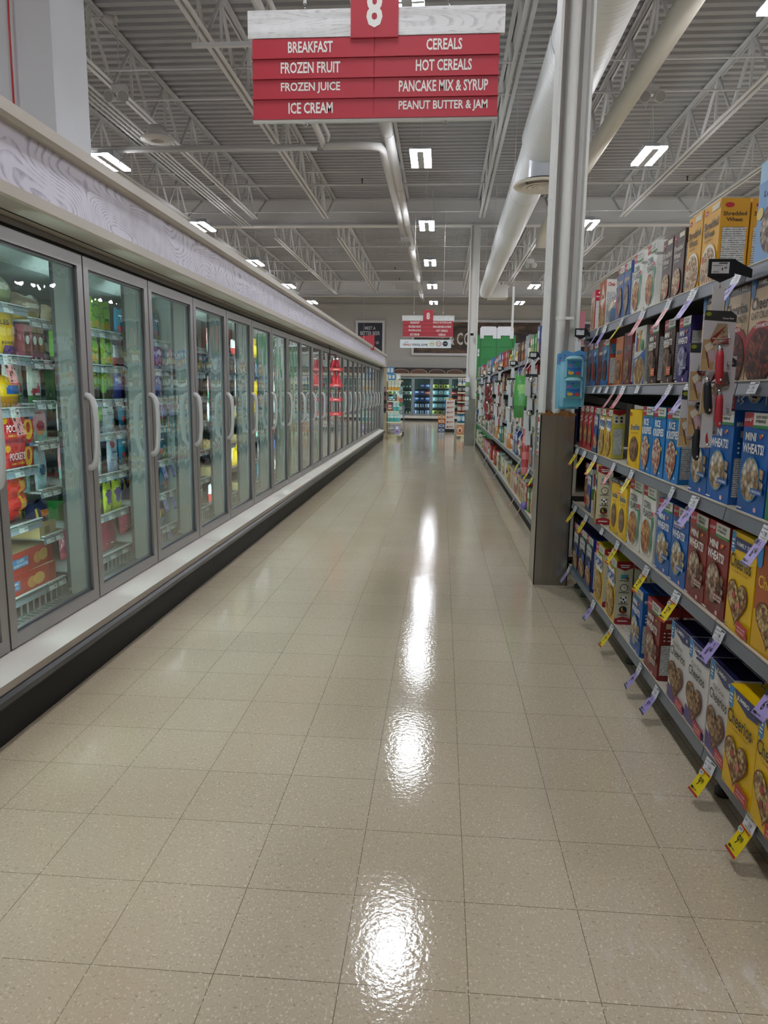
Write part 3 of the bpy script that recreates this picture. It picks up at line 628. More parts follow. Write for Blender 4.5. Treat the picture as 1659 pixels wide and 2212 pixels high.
def frozen(kind, y, z, label, x=-1.945, rz=None, lift=0):
    me, ds, ct = FM[kind]
    o = inst(me.name, me, None, (x, y, z - .012 + lift), (rz if rz is not None else R.uniform(-.12, .12)) + math.pi / 2)
    return tag(o, label, ct, 'frozen goods in the freezers')
def fill(door, zs, y0, y1, rows, half=''):
    """rows: one list of kinds per shelf, left to right as seen (near to far)"""
    dn = '%s freezer door' % nth(door)
    for zi, ks in enumerate(rows):
        if not ks: continue
        wt = sum(FW[k] for k in ks); gap = (y1 - y0 - wt) / (len(ks) + 1); y = y0 + gap
        for j, k in enumerate(ks):
            top = SN[len(zs)][zi]
            if door < 5: frozen(k, y + FW[k] / 2 + .05, zs[zi], '%s, %s, %s shelf%s, back row, %s across' % (FM[k][1], dn, top, half, nth(j + 1)), -2.06 - R.random() * .03)
            frozen(k, y + FW[k] / 2, zs[zi], '%s, %s, %s shelf%s, %s across' % (FM[k][1], dn, top, half, nth(j + 1)), -1.94 - R.random() * .02)
            y += FW[k] + gap
# first door, as far as the photograph looks into it: its left part has wider shelf gaps
ya = YC0 + 2 * W_D
fill(1, SHL, ya + .33, ya + .565, [['oliv'], ['smile'], ['yfry'], [], [], []], ' left half')
for j, zz in enumerate((1.02, 1.147)): frozen('pock', ya + .44, zz, 'red box lettered POCKETS behind the first freezer door, %s of two stacked' % ('lower', 'upper')[j], -1.93, .05 - .08 * j)
for j in range(5): frozen('redst', ya + .42, .763 + .042 * j, 'shiny red bag behind the first freezer door, %s of five stacked from below' % nth(j + 1), -1.95 + .012 * (j % 2), .1 * (-1) ** j)
b_, c_ = ya + .575, ya + W_D - .055
fill(1, SHR, b_, c_, [['tanb'], ['maro', 'maro', 'maro'], ['berry'], ['pinkt'], ['bluet'], ['navy'], []], ' right half')
frozen('berry', ya + .50, 1.321, 'white pouch with pink fruit left of its twin behind the first freezer door', -1.97); frozen('pinkt', ya + .53, 1.128, 'pink and teal pouch at the middle of the first freezer door', -1.97); frozen('bluet', ya + .53, .896, 'pale blue pouch at the middle of the first freezer door', -1.97)
frozen('kraft', ya + .64, .667, 'plain brown carton behind the first freezer door under the navy bag', -1.93)
frozen('hash2', ya + .44, .43, 'lower long red hashbrown box, lettered in French, behind the first freezer door', -1.935, -.05)
frozen('hash', ya + .46, .535, 'upper long red hashbrown box, lettered in English, behind the first freezer door', -1.935, .04)
frozen('bread', ya + .25, .43, 'clear bag of brown buns at the bottom left of the first freezer door', -1.93)
# second and third doors
yb = ya + W_D
fill(2, SHR, yb + .2, yb + W_D - .05, [['tanb', 'greenc', 'greenc'], ['greend', 'greenc', 'greenc'], ['berry', 'greend', 'greend'], ['berry', 'greend', 'palec'], ['pinkt', 'palec', 'bluew'], ['greenbx', 'grape', 'grape', 'grape'], ['magen', 'magen']])
frozen('greenc', yb + .70, 1.705, 'bright green bag with a dark C at the right of the second door top shelf', -1.99)
frozen('magen', yb + .62, .43, 'dark magenta bag between two others at the bottom of the second door', -2.0)
fill(3, SHR, yb + W_D + .15, yb + 2 * W_D - .05, [['teal', 'teal', 'teal'], ['whitr', 'whitr', 'whitr'][:2] + ['purpl'], ['purpl', 'purpl', 'purpl'], ['teal', 'navy', 'teal'], ['teal', 'teal', 'teal'], ['navy', 'teal', 'teal'], ['magen', 'navy']])
mix = [['whitef', 'whitef'], ['whitr', 'bluew'], ['whitef', 'berry', 'berry'], ['whitef', 'magen'], ['whitef', 'berry', 'pinkt'], ['whitef', 'yfry'], ['teal', 'bluet', 'teal']]
fill(4, SHR, yb + 2 * W_D + .1, yb + 3 * W_D - .05, mix)
pool = ['smile', 'whitef', 'whitr', 'teal', 'bluew', 'palec', 'greenc', 'berry', 'purpl', 'pinkt', 'bluet', 'kraft', 'tanb']
for d in range(5, 13):
    rows = [[R.choice(pool) for _ in range(3 if d < 9 else 2)] for _ in SHR]
    fill(d, SHR, ya + (d - 1) * W_D + .06, ya + d * W_D - .05, [[k for k in r if 1][:2 if sum(FW[q] for q in r) > .66 else 3] for r in rows])
# --- price labels on the freezer rails
g = G(); g.add([(-.035, 0, -.02), (.035, 0, -.02), (.035, 0, .02), (-.035, 0, .02)], [(0, 1, 2, 3)], K('#dfe6e4'))
art(g, .07, .04, [('r', .06, .82, .5, .9, '#666666'), ('r', .55, .8, .95, .92, '#333333'), ('r', .06, .55, .85, .6, '#888888'), ('t', '7.99', .68, .3, .35, .35, dk), ('r', .08, .15, .3, .2, '#999999')], lambda x, z, k: (x - .035, -k * .0006, z - .02))
PL = g.mesh('price_label')
def plab(y, z, lab, tilt=.22): tag(inst('price_label', PL, None, (-1.9115, y, z - .022), rot=(-tilt, 0, math.pi / 2)), lab, 'price label', 'white price labels on the freezer rails')
for di in range(4):
    for zi, z in enumerate(SHR):
        for j, fy in enumerate((.42, .62, .71) if di == 0 else (.36, .5, .66)):
            if di == 0 and j == 0: continue
            plab(ya + di * W_D + fy, z, 'white price label on the %s rail behind the %s freezer door, %s from the left' % (SN[7][zi], nth(di + 1), nth(j + 1 - (di == 0))))
for zi, z in enumerate(SHL[:5]): plab(ya + .40, z, 'white price label on the %s rail of the left half of the first freezer door' % SN[6][zi])
# ================================================================== cereal shelving on the right
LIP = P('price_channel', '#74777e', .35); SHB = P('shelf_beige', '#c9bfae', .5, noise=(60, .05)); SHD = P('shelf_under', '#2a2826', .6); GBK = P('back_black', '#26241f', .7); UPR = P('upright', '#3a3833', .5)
PERF = P('peg_dots', '#57503f', .8)
ZR = [.165, .625, 1.02, 1.43, 1.785]                   # shelf tops
SNAME = ['bottom', 'second', 'third', 'fourth', 'top']
def bay(y0, y1, xl, label, zs=ZR, group='shelving bays'):
    r = empty('shelving_bay', (0, y0, 0)); L = y1 - y0; e = .001
    g = G(); g.box(xl + .5, e, .05, xl + .52, L - e, 2.02, GBK); g.obj('back_panel', r)
    for y in (e, L - .03 - e): 
        g = G(); g.box(xl + .46, y, 0, xl + .5, y + .03, 2.02, UPR); g.obj('upright', r)
    g = G(); g.box(xl + .105, L - .035, 0, xl + .46, L - .01, .09, UPR); g.box(xl + .055, L - .04, 0, xl + .085, L - .005, .12, UPR); g.lathe([(.0, 0), (.03, 0), (.03, .02), (.0, .03)], (xl + .07, L - .022, 0), UPR, 12); g.obj('foot', r)
    g = G(); kx = .08 if xl > .94 else .018; g.box(xl + kx, e, 0, xl + kx + .01, L - e, zs[0] - .041, P('under_deck_black', '#0d0c0b', .7)); g.obj('under_deck_panel', r)  # black panel added across the gap under the base deck, behind its front edge
    for i, z in enumerate(zs):
        dp = .46 if i else .49; g = G()
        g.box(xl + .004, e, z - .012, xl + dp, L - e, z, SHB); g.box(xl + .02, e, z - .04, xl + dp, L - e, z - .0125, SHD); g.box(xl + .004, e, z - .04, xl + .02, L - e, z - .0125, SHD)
        if i == 0:
            for a in range(1, int(L / .045)):
                for b in range(3): g.add([(xl + .03 + b * .03, a * .045, z + .0006), (xl + .038 + b * .03, a * .045, z + .0006), (xl + .038 + b * .03, a * .045 + .008, z + .0006), (xl + .03 + b * .03, a * .045 + .008, z + .0006)], [(0, 1, 2, 3)], PERF)
        s = g.obj('base_deck' if i == 0 else 'shelf', r)
        g = G(); g.prof([(xl - .008, z - .045), (xl + .004, z - .045), (xl + .004, z + .001), (xl - .001, z + .001), (xl - .001, z - .006), (xl - .008, z - .04)], .004, L - .004, LIP)
        g.box(xl - .003, .004, z + .001, xl + .006, L - .004, z + .005, SHB); g.obj('price_channel', s)
        if i: 
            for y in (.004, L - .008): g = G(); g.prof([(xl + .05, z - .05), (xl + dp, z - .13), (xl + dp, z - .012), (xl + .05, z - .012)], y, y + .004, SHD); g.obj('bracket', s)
    return tag(r, label, 'shelving', group)
for a, b, l in ((1.205, 2.455, 'nearest bay of the cereal shelving, cut by the right edge'), (2.455, 3.707, 'second bay of the cereal shelving from the camera'),
                (3.707, 4.96, 'third bay of the cereal shelving from the camera'), (4.96, 5.195, 'narrow shelving bay squeezed against the near column')): bay(a, b, .955, l)
NB = 11
for i in range(NB):
    bay(5.56 + i * 1.29, 5.56 + (i + 1) * 1.29, .915, 'shelving bay beyond the near column, %s from that column' % nth(i + 1), [.15, .625, 1.0, 1.40, 1.74], 'shelving bays beyond the column')
# ------------------------------------------------------------------ cereal cartons
BW = '#eceae5'; RED = '#b51f2e'; NVY = '#27376f'; BK = '#1c1b1c'; GRN_ = '#3a8a4b'; SKY = '#2f86c4'
c_oat = CER('oat_rings', ('#e3c98d', '#b98d4c', '#7c3a26'), 75); c_rings2 = CER('dark_rings', ('#c9a06a', '#8a5a33', '#4c2618'), 75)
c_sq = CER('wheat_squares', ('#efe6d8', '#cdb28a', '#9a7648'), 46); c_sqb = CER('brown_squares', ('#d9bfa8', '#a87f64', '#6b4030'), 46); c_sqd = CER('dark_squares', ('#a98263', '#7b5238', '#3b2418'), 46)
c_flk = CER('corn_flakes', ('#eab46a', '#c9793a', '#8f4422'), 52); c_shr = CER('woven_squares', ('#b98d68', '#8f6242', '#5b3a26'), 60); c_pop = CER('gold_puffs', ('#f0cf8a', '#d9a64e', '#a9752f'), 48); c_ric = CER('rice_bits', ('#f3e3d0', '#d98f6a', '#a8402f'), 70); c_cho = CER('dark_clusters', ('#9a4a38', '#6a2a22', '#2f1512'), 66); c_frf = CER('frosted_flakes', ('#f0dcc0', '#d2955a', '#8f4f2c'), 46); c_wh = CER('wheat_biscuit', ('#e8cfa8', '#d0a36e', '#a86f4a'), 90); c_lif = CER('life_squares', ('#e0b878', '#c2924f', '#94642c'), 34); c_pur = CER('violet_squares', ('#c9c6d8', '#a3a0b8', '#5b5684'), 46)
FP = FACTS()
def top_bar(t): return [('r', 0, .855, .36, .995, RED), ('t', "Kellogg's", .18, .925, .3, .045, BW, .12), ('r', .36, .875, .98, .995, '#dcdad2'), ('t', t[0], .64, .955, .4, .028, BK), ('t', t[1], .64, .915, .36, .028, BK), ('r', .38, .848, .98, .874, GRN_)]
SIDE_KF = lambda c, t: [('t', t, .5, .86, .8, .05, BW), ('r', .3, .72, .7, .79, '#c9b48f'), ('e', .25, .66, .05, .01, BW), ('r', .4, .655, .85, .665, BW), ('e', .25, .61, .05, .01, BW), ('r', .4, .605, .85, .615, BW), ('e', .25, .56, .05, .01, BW), ('r', .4, .555, .85, .565, BW), ('r', .1, .08, .9, .5, FP)]
def mini(base, bowl, rim, flav, extra=(), t=("VERY HIGH", "FIBRE")):
    L = top_bar(t) + [('t', 'MINI', .34, .76, .40, .08, BW, 0, .03), ('e', .70, .77, .05, .022, '#c9502e'), ('e', .77, .785, .03, .015, '#e0b24a'), ('t', 'WHEATS!', .48, .645, .78, .10, BW, 0, .03)]
    L += [('e', .46, .34, .345, .225, rim), ('e', .46, .34, .325, .212, bowl), ('p', [(.80, .47), (.95, .45), (.93, .36), (.82, .37)], bowl), ('p', [(.83, .36), (.97, .33), (.95, .25), (.84, .26)], bowl)]
    if flav: L += [('r', .55, .205, .97, .265, base)] + [('t', f, .76, .235 - .035 * i, .36, .028, BW) for i, f in enumerate(flav)]
    return L + [('e', .78, .06, .05, .025, '#e8b0a8'), ('r', .1, .03, .3, .045, BW)] + list(extra)
def chee(base, tag_, name, heart, flag, jumbo, foot=None):
    L = [('p', [(.0, .995), (.16, .995), (.16, .80), (.08, .77), (.0, .80)], SKY), ('r', .03, .9, .13, .92, BW), ('r', .03, .86, .13, .88, BW), ('r', .03, .83, .13, .845, BW)]
    if jumbo: L += [('p', [(.17, .998), (1, .998), (1, .86), (.66, .84), (.30, .90)], NVY), ('t', 'JUMBO', .50, .93, .42, .055, BW, -.03, .03), ('e', .87, .91, .035, .02, BW), ('t', 'G', .87, .91, .03, .02, NVY)]
    else: L += [('p', [(.17, .95), (1, .95), (1, .85), (.2, .83)], NVY), ('t', 'FAMILY SIZE', .56, .893, .62, .042, BW)]
    L += [('t', n, .46 + .02 * i, y, w, h, BK, 0, b) for i, (n, y, w, h, b) in enumerate(name)]
    L += [('h', .44, .30, .40, .27, '#6b2a22'), ('h', .44, .305, .37, .25, heart)]
    if tag_: L += [('t', tag_, .5, .615, .6, .018, '#a8471f')]
    L += [('e', .33, .38, .06, .04, '#b03a38'), ('e', .55, .30, .06, .04, '#d0726a'), ('e', .36, .25, .06, .04, '#8f2c2c')] if flag else []
    L += [('p', [(.55, .16), (.98, .14), (.93, .09), (.98, .02), (.55, .04)], '#c02a35'), ('t', 'HELPS LOWER', .75, .105, .3, .018, BW), ('t', 'CHOLESTEROL', .75, .07, .3, .018, BW)]
    if foot: L = [('p', [(0, 0), (1, 0), (1, .10), (0, .2)], foot)] + L
    return L + [('r', .04, .05, .22, .06, '#8a8578'), ('r', .04, .03, .28, .036, '#8a8578')]
def shred(base, band=None, txt_='#1b2540'):
    L = [('t', 'Shreddies', .5, .70, .74, .11, BW, .05, .06), ('t', 'Shreddies', .5, .70, .72, .10, txt_, .05, .02), ('t', 'SIMPLY ORIGINAL', .5, .60, .6, .025, '#b5651f', .05), ('e', .5, .32, .36, .22, '#8a5a20'), ('e', .5, .32, .34, .205, c_shr), ('e', .12, .92, .07, .035, '#c04a2a'), ('e', .8, .08, .06, .03, '#d8a33c'), ('r', .06, .03, .16, .08, '#3a78a8')]
    return L + ([('r', 0, .93, 1, 1, band), ('t', 'FAMILY SIZE', .5, .965, .7, .03, BW)] if band else [])
def pops(base):
    return top_bar(("NATURAL", "COLOURS")) + [('p', [(.05, .66), (.2, .83), (.5, .80), (.78, .84), (.95, .62), (.8, .55), (.3, .56)], BW), ('t', 'POPS!', .5, .70, .82, .17, BW, -.04, .07), ('t', 'POPS!', .5, .70, .80, .155, '#2259a8', -.04, .045), ('e', .5, .30, .42, .25, c_pop), ('p', [(.1, .1), (.5, .03), (.92, .14), (.5, .05)], '#a8752a')]
PS = [('p', [(0, 1), (1, 1), (1, .9), (.5, .85), (0, .9)], '#9c2430'), ('r', .2, .93, .8, .945, BW), ('r', .25, .90, .75, .915, BW), ('r', .28, .72, .72, .79, '#3f97a8'), ('e', .68, .73, .08, .02, RED), ('r', .2, .69, .8, .7, BK),
      ('e', .5, .58, .24, .06, BK), ('e', .5, .58, .2, .05, '#d8d0ba'), ('r', .49, .575, .51, .625, BK), ('r', .49, .575, .62, .583, BK), ('r', .2, .5, .8, .51, BK), ('e', .5, .40, .2, .05, BW), ('e', .5, .40, .06, .018, BK), ('e', .36, .42, .05, .014, BK), ('e', .63, .43, .05, .014, BK), ('e', .58, .36, .05, .014, BK), ('e', .4, .36, .05, .014, BK), ('r', .2, .325, .8, .335, BK),
      ('e', .5, .235, .24, .06, '#1f1f28'), ('e', .48, .245, .1, .03, '#e0a83c'), ('e', .55, .252, .09, .026, '#1f1f28'), ('r', .3, .19, .7, .205, '#c03a2a'), ('r', .2, .15, .8, .16, BK), ('p', [(0, 0), (1, 0), (1, .09), (.5, .13), (0, .09)], '#9c2430'), ('r', .2, .05, .8, .065, BW)]
NUT = [('r', .1, .07, .92, .78, FP)]
CE = {}
def ck(k, W, H, D, base, layers, side=None, sl=(), top=None, desc=''):
    CE[k] = (carton(W, H, D, base, layers, side, sl, top).mesh('cereal_box'), W, H, D, desc)
YEL = '#e9bd06'
ck('mg', .205, .325, .085, '#dcd8d6', chee('', '', (('Multi Grain', .755, .5, .05, .0), ('Cheerios', .655, .78, .11, .014)), c_rings2, False, True, '#5b4a86'), None, NUT, '#1d1a44', 'white jumbo cereal box with a heart-shaped bowl')
ck('cj', .205, .325, .085, YEL, chee('', '1 GRAM OF SUGAR', (('Cheerios', .715, .82, .14, .014),), c_oat, True, True), None, NUT, YEL, 'yellow jumbo cereal box with a heart-shaped bowl')
ck('cfam', .205, .325, .075, YEL, chee('', '1 GRAM OF SUGAR', (('Cheerios', .715, .82, .14, .014),), c_oat, True, False), None, NUT, YEL, 'yellow cereal box with a heart-shaped bowl')
ck('hon', .205, .325, .075, '#a8562c', [('p', [(0, 0), (1, 0), (1, .45), (0, .38)], '#d9a81c'), ('t', 'Cheerios', .5, .66, .84, .12, '#e8c23a'), ('h', .5, .28, .42, .25, '#6b2a22'), ('h', .5, .285, .39, .23, c_oat), ('p', [(0, 1), (.16, 1), (.16, .8), (.08, .77), (0, .8)], SKY)], None, NUT, '#8f4622', 'brown and yellow cereal box with a heart-shaped bowl')
MW = '#1f62ae'
ck('mwb', .19, .315, .075, MW, mini(MW, c_sq, '#3f97c9', ['ORIGINAL']), '#1d58a0', SIDE_KF(0, 'MINI-WHEATS'), '#1a4f97', 'blue cereal box with a bowl of frosted squares')
MM = '#84302b'
ck('mwm', .20, .325, .08, MM, mini(MM, c_sqb, '#4f2822', ['BROWN', 'SUGAR']), '#7d2320', SIDE_KF(0, 'MINI-WHEATS'), '#7a1f22', 'maroon cereal box with a bowl of brown squares')
MD = '#4b3129'
ck('mwd', .16, .275, .06, MD, mini(MD, c_sqd, '#2a1a15', [], [('r', .58, .14, .95, .27, '#d9682a'), ('t', 'PUMPKIN', .765, .225, .3, .022, BW), ('t', 'SPICE', .765, .185, .24, .022, BW), ('r', .25, .565, .7, .605, '#cbb896')]), '#3d2822', NUT, MD, 'dark brown cereal box with an orange square')
MPU = '#3a2c74'
ck('mwp', .155, .265, .06, MPU, mini(MPU, c_pur, '#5b5492', ['BLUEBERRY']), '#2c2262', NUT, MPU, 'violet cereal box with a bowl of squares')
CFL = top_bar(("SUGAR WISE", "choice")) + [('t', 'CORN', .38, .745, .54, .10, BK, 0, .02), ('t', 'FLAKES', .46, .625, .68, .10, BK, 0, .02), ('e', .42, .31, .36, .25, '#cfccc4'), ('e', .42, .31, .34, .235, c_flk), ('p', [(.80, .60), (.92, .63), (.97, .55), (.90, .42), (.93, .25), (.88, .08), (.82, .2), (.83, .42)], '#2f8a5a'), ('e', .86, .66, .07, .03, '#c4303a'), ('e', .80, .08, .04, .02, c_flk), ('r', .06, .03, .12, .06, BK)]
ck('cf', .215, .34, .075, '#e3e1db', CFL, '#dedcd6', NUT, '#e3e1db', 'white cereal box with a bowl of golden flakes')
ck('cfs', .165, .30, .06, '#e3e1db', CFL, '#dedcd6', [('t', 'CORN FLAKES', .5, .8, .2, .3, BK, 1.57)], '#e3e1db', 'white cereal box with a bowl of golden flakes')
ck('sh', .175, .29, .075, YEL, shred(YEL), None, NUT, YEL, 'yellow cereal box with a bowl of woven squares')
ck('shf', .165, .30, .075, YEL, shred(YEL, '#33405f'), None, NUT, '#3c4558', 'slim yellow cereal box with a bowl of woven squares')
ck('sho', .16, .265, .06, '#b3672f', shred(0, None, '#2a1a12'), None, NUT, '#b3672f', 'orange-brown cereal box with a bowl of woven squares')
ck('shm', .165, .275, .06, '#6f2c2c', shred(0, None, '#2a1414'), None, NUT, '#6f2c2c', 'maroon cereal box with a bowl of woven squares')
PO = '#dfae2c'
ck('pop', .215, .345, .085, PO, pops(PO), '#cbc3a9', PS, '#c9b31a', 'gold cereal box with blue lettering')
ck('pops', .15, .275, .07, PO, pops(PO), '#c3bc54', [('p', [(0, 1), (1, 1), (1, .93), (.5, .89), (0, .93)], '#9c2430'), ('r', 0, .72, 1, .89, '#c9c3ae'), ('e', .3, .84, .1, .025, '#3f6f8a'), ('e', .7, .84, .1, .025, BK), ('e', .3, .77, .1, .025, BK), ('e', .7, .77, .1, .025, '#4a2a3a'), ('r', .15, .08, .85, .62, FP)], '#c9b31a', 'small gold cereal box with blue lettering')
FFC = '#232c58'
FFL = top_bar(("NATURAL", "COLOURS")) + [('p', [(.12, .82), (.5, .85), (.9, .80), (.86, .58), (.5, .62), (.14, .56)], '#8f949c'), ('t', 'FROSTED', .5, .765, .66, .07, BW, 0, .04), ('t', 'FLAKES', .5, .675, .6, .075, BW, 0, .04), ('e', .5, .24, .40, .2, '#a84a2c'), ('e', .5, .25, .37, .18, c_frf), ('e', .68, .47, .18, .09, '#3b5aa0'), ('p', [(0, 0), (1, 0), (1, .08), (0, .14)], '#33506f')]
ck('ff', .215, .335, .085, FFC, FFL, '#1d2a86', NUT, '#1c2058', 'navy cereal box with silver lettering')
ck('ffs', .165, .28, .065, '#25408f', FFL, '#c9c5bb', [('r', 0, .3, 1, .55, '#4f7a3a'), ('r', .1, .62, .9, .9, '#b54a2a'), ('r', .15, .05, .85, .26, FP)], '#25408f', 'small blue cereal box with silver lettering')
RK = '#1c7cc2'
ck('rk', .18, .31, .075, RK, top_bar(("VERY HIGH", "GRAIN")) + [('t', 'RICE', .42, .765, .44, .10, BW, 0, .03), ('t', 'KRISPIES', .52, .64, .86, .11, BW, .03, .03), ('e', .48, .32, .34, .24, '#c9a58a'), ('e', .48, .32, .32, .225, c_ric), ('p', [(.3, .2), (.5, .26), (.66, .1), (.55, .02), (.42, .06)], c_ric), ('e', .88, .42, .05, .03, '#e0c04a'), ('r', .82, .06, .88, .09, BW)], '#1a6fb2', NUT, RK, 'sky blue cereal box with a bowl of rice puffs')
ck('fl', .14, .285, .065, '#b01f2c', top_bar(("NATURAL", "COLOURS")) + [('t', 'FROOT', .5, .75, .62, .06, BW, .2, .03), ('t', 'LOOPS', .5, .66, .62, .06, BW, .2, .03), ('e', .5, .35, .34, .24, CER('loops', ('#e0b040', '#b04a6a', '#3f7a4a'), 60)), ('e', .55, .12, .3, .06, '#8f1420')], '#b01f2c', [('r', .12, .06, .9, .78, FP), ('e', .5, .88, .3, .04, '#5a1a16')], '#9c1826', 'red cereal box with coloured rings')
ck('life', .20, .285, .06, '#d3d1cb', [('p', [(0, .0), (1, 0), (1, .62), (.55, .52), (0, .46)], '#2d5fa8'), ('e', .52, .22, .46, .27, '#d9d5c8'), ('e', .52, .235, .43, .25, c_lif), ('r', .14, .58, .21, .9, '#2d5fa8'), ('r', .27, .58, .34, .82, RED), ('r', .27, .86, .34, .91, '#d9a21c'), ('p', [(.42, .58), (.50, .58), (.50, .80), (.58, .80), (.58, .84), (.50, .84), (.52, .89), (.60, .89), (.60, .93), (.47, .93), (.42, .87)], '#d9a21c'), ('t', 'e', .72, .68, .26, .2, '#3f8f3f', 0, .05), ('t', 'original', .25, .43, .34, .06, BW, .2)], '#c9c7c0', NUT, '#d3d1cb', 'white and blue cereal box with coloured lettering')
OC = '#cbb290'
ck('oc', .20, .315, .075, OC, [('r', 0, .90, 1, 1, '#4a3538'), ('t', 'FAMILY SIZE', .56, .95, .62, .04, BW), ('p', [(0, 1), (.16, 1), (.16, .84), (.08, .80), (0, .84)], '#2f6fa8'), ('t', 'Cheerios', .5, .755, .88, .12, '#33261f'), ('t', 'OAT CRUNCH', .5, .64, .84, .07, '#4a3428'), ('e', .5, .33, .56, .245, '#a82c32'), ('t', 'CINNAMON', .5, .535, .5, .04, BW), ('e', .5, .23, .5, .28, '#571f1b'), ('e', .5, .215, .47, .265, c_cho)], None, NUT, '#4a3538', 'tan cereal box with a red arc')
SWY = '#dda31c'
SWL = lambda c, fg: [('e', .16, .92, .11, .035, RED), ('t', 'Post', .16, .92, .15, .022, BW), ('r', .5, .90, .95, .97, '#d9cfb8'), ('t', 'Shredded', .5, .755, .86, .10, fg, 0, .02), ('t', 'Wheat', .42, .645, .62, .085, fg, 0, .02), ('t', 'ORIGINAL', .4, .565, .42, .022, fg)]
ck('swy', .165, .29, .10, SWY, SWL(0, '#2a2420') + [('e', .52, .24, .46, .27, '#e6e0d4'), ('e', .52, .22, .42, .25, c_wh), ('e', .2, .34, .08, .05, '#b8483a'), ('r', .04, .1, .14, .16, '#3f6f8a')], '#d49a1e', [('e', .3, .92, .16, .03, RED), ('t', 'Shredded', .5, .82, .8, .05, '#2a2420'), ('t', 'Wheat', .5, .75, .56, .045, '#2a2420'), ('r', .1, .06, .92, .66, FP), ('r', .1, .2, .92, .21, '#c07a1a')], '#c98f1c', 'golden yellow wheat cereal box')
SWB = '#54403a'
ck('swb', .14, .27, .07, SWB, SWL(0, '#cfc3b4') + [('e', .2, .86, .05, .025, '#8f2c2a'), ('e', .5, .25, .36, .2, c_wh), ('e', .75, .15, .1, .06, '#a8342e')], '#453430', NUT, SWB, 'dark brown wheat cereal box')
ck('crx', .13, .29, .06, '#3b5c96', top_bar(("SUGAR WISE", "choice")) + [('t', 'Crispix', .5, .70, .82, .1, '#d9b25a', .05, .02), ('e', .5, .34, .34, .28, c_sqd), ('p', [(.25, .3), (.8, .45), (.9, .25), (.4, .1)], '#7a6a5a')], '#34528a', NUT, '#3b5c96', 'slate blue cereal box with gold lettering')
ck('chex', .165, .28, .06, '#b5552c', [('p', [(.15, .55), (.5, .95), (.9, .6), (.5, .42)], '#d8cfc0'), ('t', 'Chex', .5, .68, .5, .12, RED, 0, .03), ('e', .5, .18, .46, .24, c_lif)], '#d5d0c8', [('t', 'Chex', .5, .9, .7, .08, RED, 0, .03), ('r', .1, .1, .92, .74, FP)], '#d5d0c8', 'orange and white cereal box with red lettering')
ck('hc', .17, .27, .075, '#b3343f', [('r', 0, .1, 1, .85, '#c9a48a'), ('e', .5, .4, .4, .3, c_lif), ('t', 'Honeycomb', .5, .72, .8, .08, '#5a2a1a', .05)], '#b01c34', [('e', .35, .93, .1, .02, BW), ('t', 'Honeycomb', .5, .84, .84, .06, BW, .06), ('r', .08, .08, .9, .74, FP)], '#a81a30', 'red cereal box with a nutrition panel on its side')
ck('lb', .19, .30, .075, '#6f9cc9', [('r', 0, .8, 1, 1, '#9cc0dd'), ('t', 'Low Fat', .5, .68, .6, .06, NVY), ('e', .6, .33, .42, .26, CER('muesli', ('#c9b49a', '#8a6f5a', '#54302f'), 60)), ('e', .12, .5, .12, .06, '#d9c06a')], None, NUT, '#6f9cc9', 'light blue cereal box with a bowl of flakes')
ck('coco', .15, .275, .065, '#3f7fae', top_bar(("NATURAL", "COLOURS")) + [('t', 'COCO', .45, .74, .5, .07, BW, .15, .04), ('t', 'FLAKES', .5, .65, .6, .07, '#4a2a20', .15, .03), ('e', .5, .33, .34, .24, c_cho), ('p', [(0, 0), (1, 0), (1, .1), (0, .16)], '#2b5fa0')], '#b5442a', [('r', .12, .06, .9, .6, FP), ('r', .1, .68, .9, .9, '#4f86a8')], '#3f7fae', 'blue chocolate cereal box')
ck('brn', .15, .28, .06, '#5f3a30', [('r', .2, .68, .8, .74, '#c9b08a'), ('e', .5, .34, .36, .26, c_cho)], None, NUT, '#5f3a30', 'brown chocolate cereal box')
ck('grn', .19, .31, .075, '#2f7a54', [('r', .15, .68, .85, .78, BW), ('e', .5, .32, .38, .24, c_flk)], None, NUT, '#2f7a54', 'green cereal box cut by the right edge')
